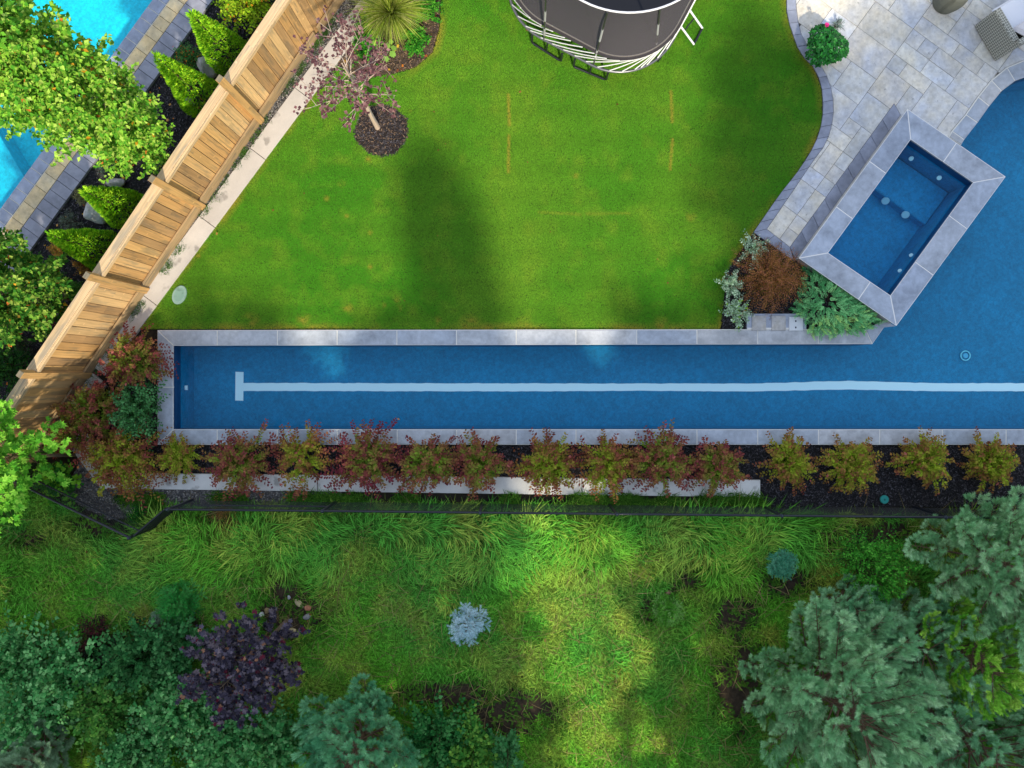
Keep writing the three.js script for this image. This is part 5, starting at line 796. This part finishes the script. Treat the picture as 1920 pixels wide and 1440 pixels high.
// ---------------------------------------------------------------- trampoline
{
  const c0 = G(1147, -84, 0.9).setY(0), t = thing('trampoline', 'large dark trampoline with net enclosure and white rods at the top edge', 'trampoline', c0), ang = 28 * Math.PI / 180, ca = Math.cos(ang), sa = Math.sin(ang);
  const loop = (half, rad, n = 96) => { const out = []; for (let q = 0; q < 4; q++) { const sx = [1, -1, -1, 1][q], sz = [1, 1, -1, -1][q]; for (let k = 0; k < n / 4; k++) { const a = (q + k / (n / 4)) * Math.PI / 2, x = sx * (half - rad) + Math.cos(a) * rad, z = sz * (half - rad) + Math.sin(a) * rad; out.push([x, z]); } }
    const res = [], L = []; let tot = 0; for (let i = 0; i < out.length; i++) { L.push(tot); const a = out[i], b = out[(i + 1) % out.length]; tot += Math.hypot(a[0] - b[0], a[1] - b[1]); }
    for (let k = 0; k < n; k++) { const s = (k / n) * tot; let i = L.findIndex((v, j) => s >= v && (j === L.length - 1 || s < L[j + 1])); const a = out[i], b = out[(i + 1) % out.length], l = Math.hypot(a[0] - b[0], a[1] - b[1]) || 1, u = (s - L[i]) / l; const x = mix(a[0], b[0], u), z = mix(a[1], b[1], u); res.push([c0.x + x * ca - z * sa, c0.z + x * sa + z * ca]); } return res; };
  const matL = loop(1.66, 1.12), edge = loop(1.7, 1.16), frame = loop(1.68, 1.14), ringL = loop(1.78, 1.62), W = (q, y) => R3(q[0], y, q[1]), n = matL.length, close = (l, y) => [...l, l[0], l[1]].map((q) => W(q, y));
  const mat = new MB(); mat.prism(matL, 0.895, 0.905, C(34, 36, 44), 0); mat.build('mat', M.cloth, t);
  const hem = new MB(), cord = new MB(); for (let i = 0; i < n; i++) { const j = (i + 1) % n; hem.quad(W(matL[i], 0.908), W(edge[i], 0.9), W(edge[j], 0.9), W(matL[j], 0.908), C(52, 48, 50)); } hem.build('mat_hem', M.cloth, t);
  cord.tube(close(loop(1.635, 1.1), 0.912), 0.012, 5, C(176, 166, 152), false); cord.build('edge_cord', M.cloth, t);
  const fr = new MB(); fr.tube(close(frame, 0.36), 0.028, 8, C(120, 120, 124), false); fr.build('frame', M.metal, t);
  for (let i = 0; i < n; i += 1.9) { const k = Math.floor(i), a = W(edge[k], 0.885), b = W(frame[(k + 7) % n], 0.37), m = a.clone().lerp(b, 0.55); const dx = m.x - c0.x, dz = m.z - c0.z, l = Math.hypot(dx, dz); m.x += dx / l * 0.035; m.z += dz / l * 0.035; const mb = new MB(), cv = new THREE.QuadraticBezierCurve3(a, m, b); mb.tube([0, 0.25, 0.5, 0.75, 1].map((u) => cv.getPoint(u)), 0.012, 5, C(232, 232, 230)); mb.build('rod', M.paint, t); }
  const blk = C(34, 36, 40), legs = [[[997, 80], [1052, 115]], [[1075, 125], [1136, 150]], [[1233, 116], [1268, 60]]];
  for (const [a, b] of legs) { const p = G(a[0], a[1], 0.025), q = G(b[0], b[1], 0.025), mb = new MB(), cs = (g) => R3(g.x, 0.36, g.z); mb.tube([cs(p), p.clone().setY(0.06), p.clone().lerp(q, 0.05).setY(0.028), p.clone().lerp(q, 0.5), p.clone().lerp(q, 0.95).setY(0.028), q.clone().setY(0.06), cs(q)], 0.022, 8, blk); const mid = p.clone().lerp(q, 0.5); mb.tube([mid, cs(mid)], 0.018, 6, blk); mb.build('leg', M.paint, t); }
  const pol = [[[1020, 74, 0.36], [1024, -6, 2.5]], [[1113, 120, 0.36], [1139, 22, 2.5]], [[1229, 102, 0.36], [1237, 16, 2.5]], [[985, 10, 0.36], [960, -70, 2.5]]];
  for (const [a, b] of pol) { const p = G(...a), q = G(...b), m = p.clone().lerp(q, 0.5), ps = [p, p.clone().lerp(q, 0.25), m, p.clone().lerp(q, 0.8), q]; const mb = new MB(); mb.tube(ps, 0.017, 7, C(56, 54, 56)); mb.build('net_pole', M.paint, t);
    for (const [u, v] of [[0.12, 0.3], [0.48, 0.7]]) { const sl = new MB(); sl.tube([p.clone().lerp(q, u), p.clone().lerp(q, v)], 0.0195, 7, C(176, 176, 178)); sl.build('pole_sleeve', M.paint, t); } }
  const net = new MB(); for (let i = 0; i < n; i++) { const j = (i + 1) % n, lv = 6; for (let k = 0; k < lv; k++) { const P = (q, e, u) => { const b = Math.sin(u * Math.PI) * -0.05, x = mix(e[0], q[0], u), z = mix(e[1], q[1], u), dx = x - c0.x, dz = z - c0.z, l = Math.hypot(dx, dz); return R3(x + dx / l * b, mix(0.91, 2.5, u), z + dz / l * b); }; net.quad(P(ringL[i], matL[i], k / lv), P(ringL[j], matL[j], k / lv), P(ringL[j], matL[j], (k + 1) / lv), P(ringL[i], matL[i], (k + 1) / lv)); } } net.build('net', M.net, t);
  const rg = new MB(); rg.tube(close(ringL, 2.5), 0.017, 7, C(222, 220, 222), false); rg.build('top_ring', M.paint, t);
  const ld = thing('trampoline_ladder', 'short white ladder with black foot bar leaning at the trampoline side', 'ladder', G(1308, 67, 0)), s1 = [G(1291, 16, 0.5), G(1317, 53, 0.03)], s2 = [G(1276, 49, 0.5), G(1301, 83, 0.03)];
  for (const s of [s1, s2]) { const mb = new MB(); mb.tube(s, 0.02, 8, C(226, 226, 228)); mb.build('side_rail', M.paint, ld); }
  const ft = new MB(); ft.tube([s1[1], s2[1]], 0.02, 8, blk); ft.build('foot_bar', M.paint, ld);
  const st = new MB(), a1 = s1[0].clone().lerp(s1[1], 0.45), a2 = s2[0].clone().lerp(s2[1], 0.15); st.tube([a1, a1.clone().lerp(a2, 0.4).add(R3(0, -0.12, 0)), a2.clone().add(R3(0.05, -0.1, 0)), a2], 0.014, 7, blk); st.build('rung', M.paint, ld);
}
// ---------------------------------------------------------------- patio furniture
{
  const o0 = G(1825, 50, 0.03), e = G(1864, 116, 0.03), d = e.clone().sub(o0), dl = d.length(); d.normalize(); const w = R3(-d.z, 0, d.x).multiplyScalar(-1); if (w.x < 0) w.multiplyScalar(-1);
  const t = thing('wicker_armchair', 'grey wicker armchair with white cushions at the top right corner', 'armchair', o0.clone()), P = (a, b, y) => o0.clone().addScaledVector(d, a).addScaledVector(w, b).setY(0.03 + y), wide = 1.0, wk = C(206, 204, 188);
  const box = (name, a0, a1, b0, b1, y0, y1, col, mat, ch = 0.015) => { const mb = new MB(); mb.box(P((a0 + a1) / 2, (b0 + b1) / 2, (y0 + y1) / 2), d.clone().multiplyScalar((a1 - a0) / 2), R3(0, (y1 - y0) / 2, 0), w.clone().multiplyScalar((b1 - b0) / 2 * (d.clone().cross(UP).dot(w) > 0 ? 1 : -1)), col, [0, 0], ch); mb.build(name, mat, t); };
  box('arm', 0, dl - 0.1, 0, 0.13, 0.02, 0.62, wk, M.weave); box('arm', 0, dl - 0.1, wide - 0.13, wide, 0.02, 0.62, wk, M.weave); box('backrest', dl - 0.098, dl, 0, wide, 0.02, 0.72, wk, M.weave); box('seat_base', 0.03, dl - 0.1, 0.132, wide - 0.132, 0.05, 0.3, wk, M.weave);
  const cushion = (name, a0, a1, b0, b1, y0, th, tilt, col) => { const mb = new MB(), N = 14, Q = (i, j, s) => { const u = i / N, v = j / N, bul = Math.pow(Math.max(0, 1 - Math.pow(Math.abs(2 * u - 1), 6)), 0.5) * Math.pow(Math.max(0, 1 - Math.pow(Math.abs(2 * v - 1), 6)), 0.5); const a = mix(a0, a1, u), b = mix(b0, b1, v); return P(a, b, y0 + tilt * u + s * th / 2 * bul); }; for (let i = 0; i < N; i++) for (let j = 0; j < N; j++) for (const s of [1, -1]) { const q = [Q(i, j, s), Q(i, j + 1, s), Q(i + 1, j + 1, s), Q(i + 1, j, s)]; if (s < 0) q.reverse(); mb.quad(...q, col); } const g = mb.build(name, M.cloth, t); return g; };
  cushion('seat_cushion', -0.05, dl - 0.24, 0.14, wide - 0.14, 0.39, 0.17, 0, C(226, 226, 230)); cushion('back_cushion', dl - 0.34, dl - 0.07, 0.16, wide - 0.16, 0.52, 0.2, 0.2, C(214, 210, 212));
  // drum stool
  const c = G(1770, 5, 0.03), s = thing('drum_stool', 'smooth grey olive drum shaped stool at the top edge of the patio', 'stool', c), mb = new MB(), pr = [[0.0, 0], [0.2, 0], [0.235, 0.02], [0.27, 0.16], [0.285, 0.28], [0.27, 0.4], [0.245, 0.5], [0.22, 0.52], [0, 0.525]];
  for (let i = 0; i + 1 < pr.length - 1; i++) for (let k = 0; k < 36; k++) { const Q = (q, m) => { const a = (m / 36) * 6.28319; return R3(c.x + q[0] * Math.cos(a), c.y + q[1], c.z + q[0] * Math.sin(a)); }; mb.quad(Q(pr[i], k + 1), Q(pr[i], k), Q(pr[i + 1], k), Q(pr[i + 1], k + 1), C(118, 120, 108)); } mb.build('body', M.concrete, s);
  const tp = new MB(); tp.prism(Array.from({ length: 36 }, (_, k) => [c.x + 0.22 * Math.cos(k / 36 * 6.28319), c.z + 0.22 * Math.sin(k / 36 * 6.28319)]), c.y + 0.51, c.y + 0.535, C(126, 128, 116), 0.006); tp.build('top', M.concrete, s);
}
// ---------------------------------------------------------------- tall trees south of the garden, whose shade falls over it
{
  const shade = (x, z, h, r0, y0, den, seed, label) => tree('shade_tree', label, 'tree', 0, 0, { at: R3(x, 0, z), seed, h, trunk: 0.09, clear: y0, limbs: den, twigs: 7, leaves: 9, leaf: 0.34, ratio: 0.8, crown: (u) => r0 * Math.sin(Math.PI * (0.18 + 0.74 * u)) ** 0.8, rise: 0.25, pal: [C(40, 84, 30), C(64, 110, 40)], twig: Math.min(0.6, r0 * 0.4), inner: 0.25 });
  [[-12.6, 11, 10.8, 2.3, 0.6, 60], [-8.8, 10.8, 11.2, 2.2, 0.6, 70], [-5.2, 11, 11.2, 2.2, 0.6, 80], [-2.9, 12, 13, 1.9, 0.6, 70], [-0.2, 10.8, 11.2, 1.75, 0.6, 80], [2.15, 13.2, 17.6, 0.68, 10.6, 46], [3.4, 12.4, 12.6, 0.8, 10.2, 40], [-1.6, 13.4, 14.8, 0.42, 9, 40], [5.3, 10.8, 11.6, 1.9, 0.6, 70], [8.9, 12.2, 18.4, 2.2, 3, 140], [8.2, 11, 12.2, 2.2, 0.6, 80], [10.2, 13.6, 19, 2.9, 2, 150], [12.6, 15, 22, 2.8, 3, 150], [14.8, 13.4, 21, 3.4, 2, 170], [12.4, 10.6, 12, 2.6, 0.8, 70], [19.5, 13.4, 21, 3.4, 2, 150]].forEach(([x, z, h, r0, y0, den], i) => shade(x, z, h, r0, y0, den, 500 + i, 'tall leafy tree of the row standing south of the meadow, number ' + ['one', 'two', 'three', 'four', 'five', 'six', 'seven', 'eight', 'nine', 'ten', 'eleven', 'twelve', 'thirteen', 'fourteen', 'fifteen', 'sixteen', 'seventeen'][i] + ' from the west'));
}
renderer.render(scene, camera);
